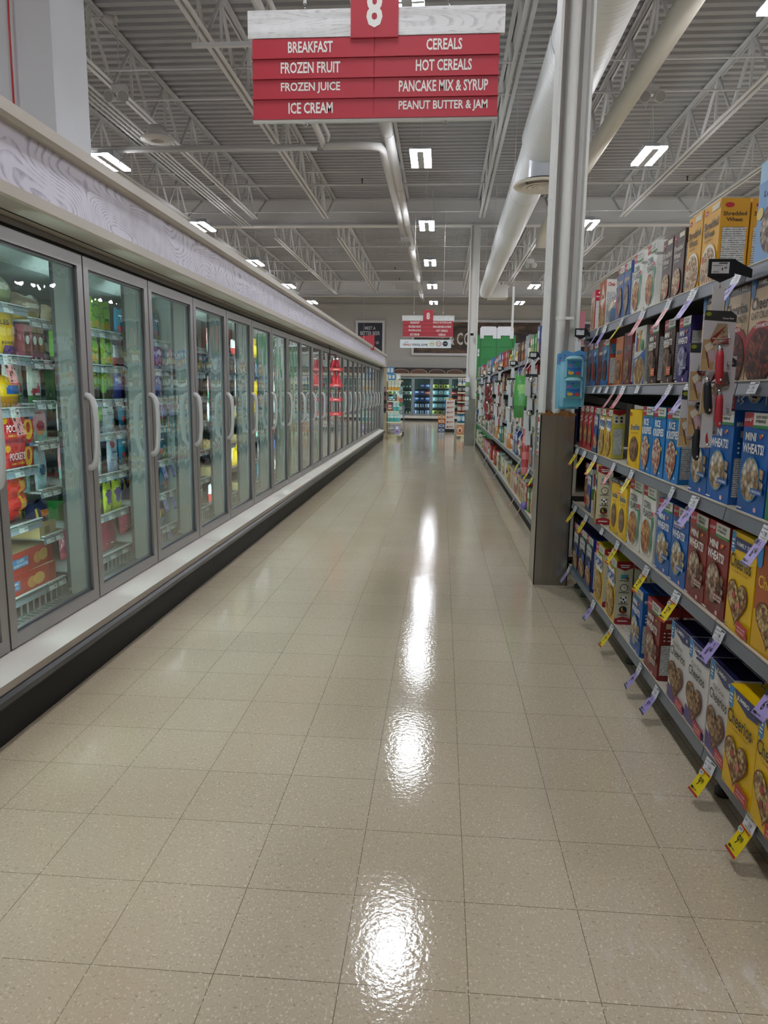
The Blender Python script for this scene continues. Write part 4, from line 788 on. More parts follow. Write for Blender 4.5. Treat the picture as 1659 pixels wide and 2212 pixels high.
# rows: kind, near edge y, far edge y at the shelf front, options
XF = .972
ROWC = [
 [('ff', 4.96), ('ff', 4.735), ('ff', 4.515), ('pop', 4.215), ('pop', 3.90), ('mwb', 3.375), ('mwm', 3.10), ('mg', 2.735), ('mg', 2.52), ('mg', 2.305), ('cj', 2.075, -.02), ('cj', 1.86, -.02), ('cj', 1.64, -.02), ('cj', 1.42, -.02)],
 [('fl', 5.0, .05), ('ffs', 4.70, .01), ('pop', 4.29, -.03, -.15), ('shf', 3.965), ('shf', 3.79), ('cf', 3.515), ('cf', 3.28), ('mwb', 3.05), ('mwb', 2.845), ('mwm', 2.635), ('mwm', 2.44), ('cfam', 2.215, -.005), ('hon', 2.0, -.005), ('hon', 1.78), ('cfam', 1.56), ('cfam', 1.34)],
 [('fl', 5.04), ('fl', 4.885), ('fl', 4.74), ('ffs', 4.555), ('pops', 4.385), ('pops', 4.215), ('sh', 3.64, .0, .08), ('rk', 3.42), ('rk', 3.235), ('rk', 3.03), ('mwb', 2.70), ('mwb', 2.50), ('mwb', 2.225), ('grn', 2.02), ('mwb', 1.78), ('rk', 1.56), ('rk', 1.34)],
 [('brn', 5.03), ('coco', 4.87), ('coco', 4.71), ('brn', 4.56), ('coco', 4.42), ('sho', 4.085), ('shm', 3.90), ('life', 3.64), ('mwd', 3.43), ('mwd', 3.195), ('mwp', 3.0), ('oc', 2.68), ('oc', 2.465), ('oc', 2.255), ('oc', 2.04), ('oc', 1.80), ('oc', 1.57)],
 [('hc', 4.98, .02, -.06), ('chex', 4.60), ('crx', 4.16), ('crx', 4.02), ('cfs', 3.79), ('cfs', 3.55), ('swb', 3.32), ('swb', 3.165), ('swy', 2.965), ('swy', 2.79), ('lb', 2.25, -.01), ('lb', 2.02), ('swy', 1.80), ('swy', 1.58)]]
def place_box(k, yn, z, x, rz, label, grp):
    me, W, H, D, ds = CE[k]
    o = inst('cereal_box', me, None, (x, yn + W / 2, z + .001), -math.pi / 2 + rz)
    return tag(o, label, 'cereal box', grp)
for i, row in enumerate(ROWC):
    cnt = {}; tot = {}
    for it in row: tot[it[0]] = tot.get(it[0], 0) + 1
    for it in row:
        k, yn = it[0], it[1]; dxx = it[2] if len(it) > 2 else 0; rz = it[3] if len(it) > 3 else R.uniform(-.025, .025)
        cnt[k] = cnt.get(k, 0) + 1
        if i == 0: yn *= .981; dxx -= .016
        pos = '' if tot[k] == 1 else ', %s from the column' % nth(cnt[k])
        place_box(k, yn, ZR[i], XF + dxx, rz, '%s, %s shelf%s' % (CE[k][4], SNAME[i], pos), 'cereal boxes in the front row')
        if i == 4 and (k, cnt[k]) in (('swy', 2), ('cfs', 2), ('swb', 2), ('crx', 1)): place_box(k, yn + .005, ZR[4], XF + CE[k][3] + .008, 0, '%s, top shelf, behind the %s from the column' % (CE[k][4].split(' with')[0], nth(cnt[k])), 'cereal boxes in the rear rows')
        if i < 3 and k in ('mg', 'cj', 'ff', 'pop', 'mwm', 'mwb', 'cfam', 'shf') and not (k == 'pop' and cnt[k] == 1 and i == 1):
            for q in range(1, 4 if i == 0 else 2):
                place_box(k, yn, ZR[i], XF + dxx + q * (CE[k][3] + .006), 0, '%s, %s shelf%s, %s behind the front one' % (CE[k][4].split(' with')[0], SNAME[i], pos, nth(q)), 'cereal boxes in the rear rows')
for j, (y, l) in enumerate(((2.50, 'farther'), (2.20, 'nearer'))):
    o = inst('cereal_box', CE['mwb'][0], None, (XF + .07, y, ZR[2] + .318), rot=(math.pi / 2 * 0, -math.pi / 2, -math.pi / 2)); o.location = (XF + .05, y - .14, ZR[2] + .318 + .095)
    tag(o, 'blue cereal box lying on its side on top of the blue ones, %s of two' % l, 'cereal box', 'cereal boxes lying flat')
# clear bag with a small red carton on the top shelf
g = pouch(.17, .17, .07, two('#8f979f', '#5f7690', .55, ('#b8a285', .5, .72, .35, .2))); o = g.obj('cereal_bag', None, (.975, 4.50, ZR[4]), -math.pi / 2); tag(o, 'shiny clear and grey cereal bag standing on the top shelf', 'bag')
g = carton(.05, .15, .06, '#b01c34', [], None, NUT); tag(g.obj('small_carton', None, (.99, 4.37, ZR[4] + .001), -math.pi / 2), 'narrow red carton beside the clear bag on the top shelf', 'carton')
# ------------------------------------------------------------------ hanging price tags
def tag_mesh(col, foot, price, save=False, flat=False):
    g = G(); Wt = .066
    if flat:
        p = [(0, 0), (-.012, -.036)]
    else: p = [(0, 0), (-.014, -.042), (-.036, -.080), (-.060, -.118)]
    vs = [(s * Wt / 2, a, b) for a, b in p for s in (-1, 1)]
    g.add(vs, [(2 * i, 2 * i + 1, 2 * i + 3, 2 * i + 2) for i in range(1)], K('#dfe0e4'))
    if not flat: g.add(vs, [(2 * i, 2 * i + 1, 2 * i + 3, 2 * i + 2) for i in range(1, 3)], K(col))
    def at(x, t, k):    # t along the strip, 0..1 white part, 1..3 coloured part
        i = min(int(t), len(p) - 2); f = t - i; a = p[i][0] + (p[i + 1][0] - p[i][0]) * f; b = p[i][1] + (p[i + 1][1] - p[i][1]) * f
        return (x, a - .0006 * k, b + .0004 * k)
    art(g, Wt, 1, [('r', .55, .06, .95, .16, '#333333'), ('r', .08, .2, .7, .26, '#8a8a8a'), ('r', .08, .5, .3, .58, '#9a9a9a'), ('t', '12.99' if save else '7.99', .62, .58, .3, -.3, BK), ('r', .3, .82, .9, .88, '#9a9a9a')], lambda x, z, k: at(x - Wt / 2, min(max(z, 0), .999), k))
    if not flat:
        L = [('t', price[0], .38, 1.95, .18, -.75, BK), ('t', price[1], .62, 1.78, .22, -.42, BK), ('r', .0, 2.82, 1, 2.99, foot), ('r', .12, 2.55, .36, 2.72, BK), ('r', .42, 2.58, .7, 2.64, '#555555')]
        if save: L += [('e', .22, 1.28, .2, .24, '#e4e0d6'), ('t', 'SAVE', .22, 1.28, .26, -.2, BK), ('r', 0, 1.0, 1, 1.1, foot)]
        else: L += [('e', .16, 1.2, .15, .2, '#2a2a30'), ('t', '1', .7, 1.3, .06, -.3, BK)]
        art(g, Wt, 1, L, lambda x, z, k: at(x - Wt / 2, min(max(z, 0), 2.999), k))
    return g.mesh('price_tag')
YT, PT_, KT = '#e6cd12', '#a99ad6', '#e39a9c'
TM = {}
for c, col, foot, sv in (('y', YT, '#b02a2a', True), ('p', PT_, '#3a3644', False), ('k', KT, '#c9403f', False)):
    for pr_ in ('9.99', '6.49', '5.99', '4.79', '4.99'): TM[c + pr_] = tag_mesh(col, foot, (pr_[0], pr_[2:]), sv)
TM['w'] = tag_mesh('', '', '', False, True)
TD = {'y': 'yellow sale tag', 'p': 'purple price tag', 'k': 'pink sale tag', 'w': 'flat white label'}
TAGS = [
 [('p', 5.12, '9.99'), ('p', 4.27, '9.99'), ('y', 3.80, '5.99'), ('p', 3.24, '9.99'), ('p', 2.98, '9.99'), ('y', 2.36, '9.99'), ('y', 2.03, '9.99'), ('y', 1.7, '9.99')],
 [('y', 5.0, '5.99'), ('y', 4.63, '5.99'), ('w', 4.17, ''), ('y', 3.80, '5.99'), ('y', 3.25, '5.99'), ('y', 2.83, '5.99'), ('p', 2.38, '6.49'), ('p', 1.95, '6.49')],
 [('y', 5.05, '4.79'), ('y', 4.80, '4.79'), ('y', 4.47, '4.79'), ('k', 3.99, '4.79'), ('y', 3.62, '4.79'), ('p', 2.98, '4.79'), ('p', 2.72, '4.79'), ('p', 2.12, '6.49'), ('p', 1.8, '6.49')],
 [('w', 4.62, ''), ('w', 4.45, ''), ('w', 4.27, ''), ('k', 4.08, '4.79'), ('k', 3.90, '4.79'), ('w', 3.62, ''), ('p', 3.12, '4.79'), ('p', 2.90, '4.79'), ('p', 2.72, '6.49'), ('w', 2.3, '')],
 [('k', 5.0, '4.79'), ('p', 4.62, '4.79'), ('p', 4.42, '4.79'), ('y', 4.02, '4.79'), ('k', 3.62, '4.79'), ('k', 3.22, '4.79'), ('p', 2.92, '4.79'), ('p', 2.50, '4.79'), ('w', 2.2, '')]]
def hang(c, y, pr_, xl, z, label, grp): tag(inst('price_tag', TM[c if c == 'w' else c + pr_], None, (xl - .0095, y, z - .002), rot=(R.uniform(-.05, .05) if c != 'w' else 0, 0, -math.pi / 2 + (R.uniform(-.1, .1) if c != 'w' else 0))), label, 'price tag', grp)
for i, row in enumerate(TAGS):
    cnt = {}
    for c, y, pr_ in row:
        cnt[c] = cnt.get(c, 0) + 1
        hang(c, y, pr_, .955, ZR[i], '%s on the %s cereal shelf edge, %s of its colour from the column' % (TD[c], SNAME[i], nth(cnt[c])), 'price tags on the cereal shelves')
for c, y, z, l in (('k', ya + .37, 1.525, 'pink 4.99 sale tag hanging behind the first freezer door, upper of two'), ('k', ya + .40, 1.293, 'pink 4.99 sale tag hanging behind the first freezer door, lower of two')):
    tag(inst('price_tag', TM[c + '4.99'], None, (-1.912, y, z - .003), rot=(.25, 0, math.pi / 2)), l, 'price tag', 'sale tags in the freezers')
for n_, (zi, fy) in enumerate(((2, .52), (2, .66), (4, .52), (4, .66), (5, .52), (5, .66), (6, .58))):
    tag(inst('price_tag', TM['p4.79'], None, (-1.912, yb + W_D + fy, SHR[zi] - .003), rot=(.25, 0, math.pi / 2)), 'purple price tag behind the third freezer door, %s counting from the top' % nth(n_ + 1), 'price tag', 'sale tags in the freezers')
# ------------------------------------------------------------------ clip strips
def sign_holder(x, y, z, xr, price, label, w_=.08, h_=.052):
    """black price holder on an arm clipped to the top shelf edge at xr"""
    r = empty('price_holder', (x, y, z)); HB = P('holder_black', '#17181b', .35)
    g = G(); g.box(-w_ / 2, -.004, -h_ / 2, w_ / 2, .004, h_ / 2, HB); g.add([(-w_ / 2, 0, -h_ / 2), (w_ / 2, 0, -h_ / 2), (0, 0, -h_ / 2 - .018)], [(0, 1, 2)], HB); g.obj('plate', r)
    g = G(); g.prof([(w_ / 2, -h_ * .3), (xr - x, -.03), (xr - x, -.005), (w_ / 2, h_ * .45)], -.003, .004, HB); g.obj('arm', r)
    g = G(); g.add([(-w_ * .38, -.0046, -h_ * .33), (w_ * .28, -.0046, -h_ * .33), (w_ * .28, -.0046, h_ * .32), (-w_ * .38, -.0046, h_ * .32)], [(0, 1, 2, 3)], K('#d9dade'))
    art(g, w_, h_, [('t', price[0], .52, .42, .06, .22, BK), ('t', price[1], .64, .48, .09, .12, BK), ('r', .38, .72, .7, .78, '#333333'), ('r', .16, .6, .5, .63, '#777777'), ('r', .16, .24, .4, .27, '#777777')], lambda a, b, k: (a - w_ / 2, -.0047 - k * .0004, b - h_ / 2)); g.obj('price_card', r)
    return tag(r, label, 'price holder')
HK = P('clear_strip', '#d9d9dc', .25); CHR = P('chrome', '#d8d8d8', .08, metal=1.)
def strip(x, y, z0, z1, label):
    r = empty('clip_strip', (x, y, z1)); g = G(); L = z1 - z0
    g.box(-.018, 0, -L, .018, .002, -.02, HK); g.obj('plastic_strip', r)
    g = G(); g.tube([(0, .001, .03), (.004, .0, .012), (-.003, -.002, 0), (.003, .001, -.03)], .0025, CHR, 6); g.obj('wire_hook', r)
    return tag(r, label, 'clip strip')
sign_holder(.852, 2.40, 1.775, .945, ('4', '99'), 'black price holder showing 4.99 above the cheese slicers')
strip(.852, 2.405, 1.22, 1.745, 'white plastic strip holding the cheese slicers')
def slicer(hcol, tilt=0):
    r = empty('cheese_slicer_pack'); g = G(); W, H = .098, .185
    g.box(-W / 2, 0, -H, W / 2, .0015, 0, K('#d9d6dc'))
    art(g, W, H, [('p', [(0, .84), (1, .82), (1, .93), (.82, 1), (0, 1)], '#35393a'), ('e', .12, .94, .09, .035, '#8f9a2c'), ('t', 'Cheese Slicer', .74, .88, .36, .03, BW), ('r', .02, .02, .42, .52, '#bfa078'), ('p', [(.08, .42), (.3, .5), (.36, .4), (.15, .3)], '#e0d9c9'), ('e', .33, .25, .14, .1, '#cdb7c2'), ('r', .02, .02, .3, .2, '#cdb080'), ('p', [(.1, .36), (.2, .28), (.3, .05), (.26, .05)], '#76553f'), ('e', .88, .14, .06, .032, '#8f8c92'), ('e', .88, .14, .05, .026, '#d9d6dc'), ('e', .88, .06, .05, .03, '#a09da3')], lambda a, b, k: (a - W / 2, -.0004 * k, b - H)); g.obj('backing_card', r)
    g = G(); vs = [(-.010, -.007, -.04), (.020, -.007, -.04), (.032, -.012, -.088), (.030, -.008, -.102), (.004, -.006, -.106), (-.022, -.008, -.102), (-.030, -.012, -.088)]
    g.add(vs + [(a, b + .0015, c) for a, b, c in vs], [tuple(range(7)), tuple(range(13, 6, -1))] + [(i, (i + 1) % 7, 7 + (i + 1) % 7, 7 + i) for i in range(7)], P('blade_steel', '#c9c6c2', .06, metal=1.)); g.box(-.024, -.0135, -.088, .026, -.012, -.0845, CHR); g.obj('blade', r)
    g = G(); g.tube([(.002, -.009, -.104), (.003, -.012, -.115), (.004, -.014, -.126)], [.005, .008, .0085], CHR, 12); g.obj('ferrule', r)
    HC = P('grip_' + hcol.lstrip('#'), hcol, .5)
    g = G(); g.tube([(.004, -.014, -.125), (.004, -.015, -.14), (.005, -.016, -.17), (.007, -.016, -.20), (.010, -.016, -.218), (.012, -.016, -.225)], [.0095, .0115, .0125, .0125, .010, .004], HC, 14); h = g.obj('handle', r)
    g = G(); g.lathe([(.0, .0), (.0045, .0005), (.0045, .003), (0, .0035)], (0, 0, 0), CHR, 12); q = g.obj('hanging_ring', h); q.location = (.0095, -.0255, -.212); q.rotation_euler = (math.pi / 2, 0, 0)
    return r
sr, sb_ = slicer('#b8303c'), slicer('#1d1f24')
SL = [(sr, .858, 2.385, 1.645, .03, 'cheese slicer pack with a red handle, topmost on the strip'), (sb_, .832, 2.42, 1.55, .06, 'cheese slicer pack with a black handle, second down the strip'), (None, .878, 2.41, 1.51, -.03, 'cheese slicer pack with a red handle, second of three red down the strip'),
      (None, .842, 2.44, 1.44, .02, 'cheese slicer pack with a red handle, lowest red on the strip'), (None, .83, 2.455, 1.40, .05, 'cheese slicer pack with a black handle, lowest on the strip')]
for j, (o, x, y, z, rz, l) in enumerate(SL):
    o = o or copy_tree(sr if 'red' in l else sb_)
    o.location = (x, y, z); o.rotation_euler = (-.04, .03 * (-1) ** j, rz); tag(o, l, 'cheese slicer', 'cheese slicers on the strip')
# blue toy packs by the column
sign_holder(.885, 4.87, 1.775, .945, ('3', '49'), 'black price holder above the blue sea-picture packs', .075, .05)
strip(.875, 4.88, 1.50, 1.745, 'white plastic strip holding the blue sea-picture packs')
def bluepack(x, y, z, rz, label):
    r = empty('toy_pack', (x, y, z), rz); W, H = .165, .355; g = G()
    fn = lambda u, v: '#5a93c4' if v > .8 else ('#84bdd4' if abs(u - .5) > .36 else ('#58a9c4' if v < .1 else '#6aa6c8'))
    p = pouch(W, H, .045, fn, [('r', .1, .92, .85, .935, '#1f3f7a'), ('r', .1, .875, .9, .895, '#b03a6a')]); p.obj('bag', r)
    for j, z2 in enumerate((.19, .055)):
        g = G(); g.box(-.058, -.012, z2, .058, .015, z2 + .115, P('aqua_plastic', '#93c8d2', .2)); g.lathe([(.058, 0), (.05, .012), (.03, .02), (0, .023)], (0, .0, z2 + .115), P('aqua_plastic', '#93c8d2', .2), 16)
        art(g, .1, .11, [('r', .04, .1, .96, .95, '#2f6fb5'), ('r', .04, .5, .96, .95, '#4a8ac0'), ('e', .25, .65, .12, .06, '#c0627a'), ('e', .45, .82, .1, .03, '#2a4f8a'), ('e', .8, .5, .08, .05, '#3f5fa0'), ('e', .15, .35, .07, .05, '#5fb08a'), ('e', .65, .72, .14, .07, '#3f9a5f'), ('e', .3, .22, .2, .1, '#d9a84a'), ('e', .75, .2, .16, .1, '#b8403a'), ('r', .02, 0, .98, .08, '#3c8a6a')], lambda a, b, k: (a - .05, -.0125 - k * .0005, z2 + .003 + b)); g.obj('sea_picture', r)
    return tag(r, label, 'toy pack', 'blue packs on the strip')
bluepack(.852, 4.86, 1.30, .05, 'front blue bag with two sea pictures hanging beside the near column'); bluepack(.835, 4.93, 1.285, .1, 'rear blue bag with sea pictures hanging behind its twin by the near column')
# ================================================================== aisle signs
SR = P('sign_red', '#ba3745', .42); SW = WOOD('sign_grain', '#e3e0e0', '#c2bebe', 2.2, (.12, 1, 1.6), .75); SWW = P('sign_white', '#e6e3e3', .5)
LETT = P('sign_letters', '#ece7e2', .5)
def aisle_sign(x0, x1, y, z0, left, right, lab, eight=.22):
    """z0 = lower edge of the red block"""
    r = empty('aisle_sign', ((x0 + x1) / 2, y, z0)); W = x1 - x0; h = W / 2; HB = .088
    g = G(); g.box(-h + .006, -.004, -.012, h - .006, .02, .0, SWW); g.box(-h + .01, 0, 0, h - .01, .018, .36, SR); g.obj('frame', r)
    g = G(); g.box(-h - .012, -.008, .352, h + .014, .022, .47, SW); g.obj('grain_board', r)
    g = G(); g.box(-eight / 2, -.016, .342, eight / 2, .028, .342 + .25, SR)
    art(g, eight, .25, [('t', '8', .5, .47, .34, .62, LETT, 0, .03), ('r', .495, 0, .505, 1, '#8f2431')][::-1], lambda a, b, k: (a - eight / 2, -.0165 - k * .0005, .342 + b)); g.obj('number_panel', r)
    for i in range(4):
        za = .352 - (i + 1) * HB
        for s, t in ((-1, left[i]), (1, right[i])):
            g = G(); a, b = (-h + .008, -.002) if s < 0 else (.002, h - .008)
            g.box(a, -.006, za + .010, b, 0, za + HB - .004, SR)
            ww = b - a; wl = min(.055 * len(t), .82 * (.078 * len(t) / .62)) if 0 else min(.72, .041 * len(t))
            art(g, ww, HB, [('t', t, .5 + (.06 if s > 0 else -.02), .53, wl, .56, LETT, 0, .022)], lambda p, q, k: (a + p, -.0065 - k * .0005, za + q)); g.obj('name_strip', r)
        g = G(); g.prof([(0, 0)] * 0 or [(-h + .006, za - .002), (h - .006, za - .002), (h - .006, za + .010), (-h + .006, za + .010)], -.013, .0, SR); g.obj('rail', r)
    for s in (-.28, .29):
        g = G(); g.tube([(s * W, .005, .455), (s * W + .006, .005, .47), (s * W, .005, .49), (s * W - .003, .005, .51)], .004, CHR, 6); g.cyl((s * W, .005, .50), (s * W, .005, .55), .008, STEEL, 8); g.cyl((s * W, .005, .55), (s * W, .005, 2.8), .0022, STEEL, 5); g.obj('hanging_wire', r)
        g = G(); g.tube([(s * W + .009 * math.cos(t * .785), .008, -.022 + .009 * math.sin(t * .785)) for t in range(8)], .002, CHR, 5, True); g.obj('lower_eyelet', r)
    return tag(r, lab, 'aisle sign')
LF = ['BREAKFAST', 'FROZEN FRUIT', 'FROZEN JUICE', 'ICE CREAM']; RT = ['CEREALS', 'HOT CEREALS', 'PANCAKE MIX & SYRUP', 'PEANUT BUTTER & JAM']
s1 = aisle_sign(-.935, .232, 3.65, 2.655, LF, RT, 'near red and white aisle sign numbered 8 hanging across the top')
s2 = aisle_sign(-.93, .235, 17.0, 2.625, LF, RT[::-1], 'far red and white aisle sign numbered 8 at the end of the aisle', .23)
g = G(); g.box(-.585, 0, 0, .585, .006, .185, P('sign_white2', '#e2e4ea', .45))
art(g, 1.17, .185, [('t', 'Find', .13, .70, .065, .16, BK, .1, .0), ('t', 'DEALS', .135, .38, .155, .26, '#a8432a', 0, .035), ('t', "YOU'LL LOVE", .385, .38, .31, .26, BK, 0, .035), ('e', .625, .52, .05, .32, '#b9a93a'), ('e', .625, .52, .044, .28, '#e3e0c4'), ('t', 'SALE', .625, .52, .055, .13, BK, 0, .03), ('e', .755, .52, .05, .32, '#a83232'), ('e', .755, .52, .04, .26, '#e6dcd4'), ('t', 'BONUS', .755, .52, .06, .1, '#a83232', 0, .03), ('e', .885, .52, .05, .32, BK), ('t', 'OFFERS', .885, .52, .06, .1, '#cfd2d6', 0, .03)], lambda a, b, k: (a - .585, -.0008 * k, b))
r = empty('deals_banner', (-.395, 16.98, 2.372)); g.obj('printed_panel', r)
for s in (-.33, .34):
    g = G(); g.tube([(s + .05, .012, .17), (s + .05, .016, .25)], .0025, CHR, 5); g.obj('hanging_wire', r)
tag(r, "white banner reading DEALS YOU'LL LOVE below the far aisle sign", 'banner')
r = empty('side_aisle_sign', (-1.79, 16.7, 2.3)); 
for s, lab in ((-1, 0), (1, 1)):
    g = G(); a, b = sorted((0, s * .235)); g.add([(0, 0, 0), (s * .235, .10, 0), (s * .235, .10, .31 + (.035 if s > 0 else -.005)), (0, 0, .31)], [(0, 1, 2, 3)], SR); g.add([(0, .012, 0), (s * .235, .112, 0), (s * .235, .112, .31 + (.035 if s > 0 else -.005)), (0, .012, .31)], [(3, 2, 1, 0)], SR); g.obj('panel', r)
g = G(); g.cyl((0, .006, 0), (0, .006, .32), .006, SWW, 8); g.cyl((0, .006, .32), (0, .006, 3.1), .002, STEEL, 4); g.obj('hanging_wire', r)
tag(r, 'folded plain red sign hanging behind the far end of the freezer canopy', 'sign')
# ================================================================== far wall graphics
def sepia(name, c1, c2, c3, sc, st):
    m, t, b = nt(name); N, L = t.nodes.new, t.links.new
    tc = N('ShaderNodeTexCoord'); mp = N('ShaderNodeMapping'); mp.inputs['Scale'].default_value = st; L(tc.outputs['Object'], mp.inputs[0])
    n = N('ShaderNodeTexNoise'); n.inputs['Scale'].default_value = sc; n.inputs['Detail'].default_value = 4; n.inputs['Distortion'].default_value = 1.2; L(mp.outputs[0], n.inputs['Vector'])
    r = N('ShaderNodeValToRGB'); r.color_ramp.elements[0].color = lin(c1); r.color_ramp.elements[0].position = .32; r.color_ramp.elements[1].color = lin(c3); r.color_ramp.elements[1].position = .72
    e = r.color_ramp.elements.new(.5); e.color = lin(c2); L(n.outputs[0], r.inputs[0]); L(r.outputs[0], b.inputs['Base Color']); b.inputs['Roughness'].default_value = .5
    return m
OAK = sepia('barrel_photo', '#241a17', '#4c3a2d', '#7d6247', 1.1, (1, 1, 2.2))
PFR = P('poster_frame', '#d3d2d3', .5)
def poster(name, x0, x1, z0, z1, y, base, lay, lab, cat='poster', fr=.11):
    r = empty(name, ((x0 + x1) / 2, y, z0)); W, H = x1 - x0, z1 - z0; g = G(); h = W / 2
    g.box(-h, 0, 0, h, .03, H, base); art(g, W, H, lay, lambda a, b, k: (a - h, -.003 * k, b)); g.obj('printed_panel', r)
    g = G()
    for b in ((-h - fr, -fr, h + fr, 0), (-h - fr, H, h + fr, H + fr), (-h - fr, 0, -h, H), (h, 0, h + fr, H)): g.box(b[0], -.03, b[1], b[2], .04, b[3], PFR)
    g.obj('frame', r); return tag(r, lab, cat)
poster('wall_poster', -4.12, -2.93, 2.55, 4.63, 35.8, K('#1d2230'), [('t', 'MEET A', .5, .88, .44, .075, '#c9cbcd', 0, .012), ('t', 'BETTER BEER', .5, .765, .80, .085, '#c9cbcd', 0, .012), ('e', .27, .625, .075, .05, '#c9cbcd'), ('e', .27, .625, .05, .03, '#1d2230'), ('t', 'us', .8, .55, .12, .06, '#c9cbcd', 0, .0), ('t', 'ON', .8, .245, .16, .085, '#c9cbcd', 0, .012)], 'dark poster reading MEET A BETTER BEER on the back wall')
poster('wall_banner', -1.40, 4.6, 3.22, 4.68, 35.8, OAK, [('t', '& C', .305 + .03, .47, .115, .40, '#d5d2cc', 0, .02), ('t', 'OOLERS', .52, .47, .22, .40, '#d5d2cc', 0, .02)][:1] + [('t', 'O', .425, .47, .045, .40, '#d5d2cc', 0, .02), ('t', 'D', .49, .47, .045, .40, '#d5d2cc', 0, .02)], 'wide brown barrel banner with large pale letters on the back wall', 'banner')
poster('wall_poster', 6.6, 8.4, 2.6, 4.63, 35.8, K('#1d2230'), [('e', .5, .6, .28, .3, '#a85a35')], 'dark poster with an orange shape on the back wall, right side')
poster('wall_poster', 11.0, 12.6, 2.6, 4.63, 35.8, K('#1d2230'), [('e', .5, .6, .28, .3, '#a85a35')], 'dark poster with an orange shape at the far right of the back wall')
# ================================================================== beer cooler across the back
BX0, BX1, BY = -4.947, 3.983, 35.30
r = empty('beer_cooler', ((BX0 + BX1) / 2, BY, 0)); ox = -(BX0 + BX1) / 2
def bx(g, a, y0, z0, b, y1, z1, m): g.box(a + ox, y0, z0, b + ox, y1, z1, m)
DRI = P('cooler_inside', '#3f4f50', .6); CR = P('cooler_cream', '#bdb6a6', .5)
g = G(); bx(g, BX0, .5, .25, BX1, .55, 2.2, DRI); bx(g, BX0, 0, .25, BX1, .55, .30, DRI); bx(g, BX0, 0, 2.09, BX1, .55, 2.2, DRI); bx(g, BX0, 0, .25, BX0 + .03, .55, 2.2, CR); bx(g, BX1 - .03, 0, .25, BX1, .55, 2.2, CR); g.obj('cabinet', r)
g = G(); bx(g, BX0, -.10, .10, BX1, .4, .24, P('cooler_sill', '#d6d2c8', .45)); g.obj('sill', r)
g = G(); bx(g, BX0, -.03, .0, BX1, .4, .10, P('cooler_kick', '#191a1b', .6)); g.obj('kick_plate', r)
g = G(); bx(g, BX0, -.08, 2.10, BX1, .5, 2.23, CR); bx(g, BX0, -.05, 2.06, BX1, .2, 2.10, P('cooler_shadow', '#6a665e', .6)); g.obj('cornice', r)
g = G(); bx(g, BX0, -.02, 2.23, BX1, .5, 2.51, K('#2a201d'))
k = 0; x = BX0 + .4
while x < BX1:
    art(g, 1, 1, [('e', 0, 0, .40, .17, '#a5938a'), ('e', 0, -.005, .37, .155, K(['#5a3d30', '#6a4636', '#4a332b'][k % 3]))], lambda a, b, q, x=x: (x + ox + a, -.021 - q * .002, 2.232 + max(0, min(b + .04, .27)))); x += .86; k += 1
g.obj('barrel_frieze', r)
DW = .893; ND = 10; FRD = P('cooler_frame', '#9aa3a6', .35, metal=.5); CG = GLASS('cooler_glass', 1.2, '#dfeeea', .02)
for i in range(ND):
    x0 = BX0 + i * DW; g = G()
    for a, b, c, d in ((x0 + .01, x0 + .07, .26, 2.05), (x0 + DW - .07, x0 + DW - .01, .26, 2.05), (x0 + .07, x0 + DW - .07, .26, .32), (x0 + .07, x0 + DW - .07, 1.99, 2.05)): bx(g, a, -.03, c, b, .0, d, FRD)
    d = g.obj('door', r); q = G(); q.add([(x0 + .07 + ox, -.015, .32), (x0 + DW - .07 + ox, -.015, .32), (x0 + DW - .07 + ox, -.015, 1.99), (x0 + .07 + ox, -.015, 1.99)], [(0, 1, 2, 3)], CG); q.obj('glass', d)
    q = G(); q.box(x0 + DW - .05 + ox, -.05, .9, x0 + DW - .035 + ox, -.03, 1.4, FRD); q.obj('handle', d)
    if i: 
        q = G(); bx(q, x0 - .06, .02, .34, x0 - .03, .03, 1.97, GLOW('cooler_led', '#dffff6', 6.0)); bx(q, x0 + .03, .02, .34, x0 + .06, .03, 1.97, GLOW('cooler_led', '#dffff6', 6.0)); bx(q, x0 - .06, .004, .34, x0 + .06, .018, 1.97, FRD); q.obj('light_strip', r)
    for z in (.31, .62, .93, 1.24, 1.55): 
        g = G(); bx(g, x0 + .03, .04, z - .03, x0 + DW - .03, .45, z, P('cooler_shelf', '#59666a', .4)); g.obj('shelf', r)
tag(r, 'long glass-door beer cooler across the back wall under a barrel frieze', 'cooler')
BC = {}
def beer(k, W, H, D, lay, base): BC[k] = carton(W, H, D, base, lay).mesh('beer_case')
beer('blue', .27, .19, .2, [('e', .5, .6, .34, .2, '#c9d4ea'), ('r', .1, .15, .9, .3, '#3d63b8')], '#243f94')
beer('white', .27, .14, .2, [('e', .5, .5, .25, .35, '#5a5f5c'), ('r', .05, .05, .95, .12, '#7f8a84')], '#c9d4cc')
beer('yel', .29, .17, .2, [('e', .5, .5, .22, .3, '#4a4a2a'), ('r', .05, .1, .95, .2, '#8a8a3a')], '#c9cc6a')
beer('ice', .27, .2, .2, [('e', .5, .5, .36, .24, '#e3eef2'), ('e', .5, .5, .2, .12, '#4f8fb8')], '#86b4c9')
beer('redc', .26, .16, .2, [('r', .1, .4, .9, .6, '#e6dcd6')], '#a8262e')
beer('navyc', .27, .2, .2, [('e', .3, .65, .16, .2, '#cdd8f0'), ('e', .7, .65, .16, .2, '#cdd8f0'), ('e', .3, .25, .16, .18, '#cdd8f0'), ('e', .7, .25, .16, .18, '#cdd8f0')], '#1d2f7a')
bt = G(); bt.lathe([(.0, 0), (.03, 0), (.03, .13), (.013, .18), (.012, .22), (0, .22)], (0, 0, 0), P('bottle_glass', '#1f3a2c', .12), 10); bt.lathe([(.0305, .03), (.0305, .1)], (0, 0, 0), K('#d0d5d0'), 10); BOT = bt.mesh('beer_bottle')
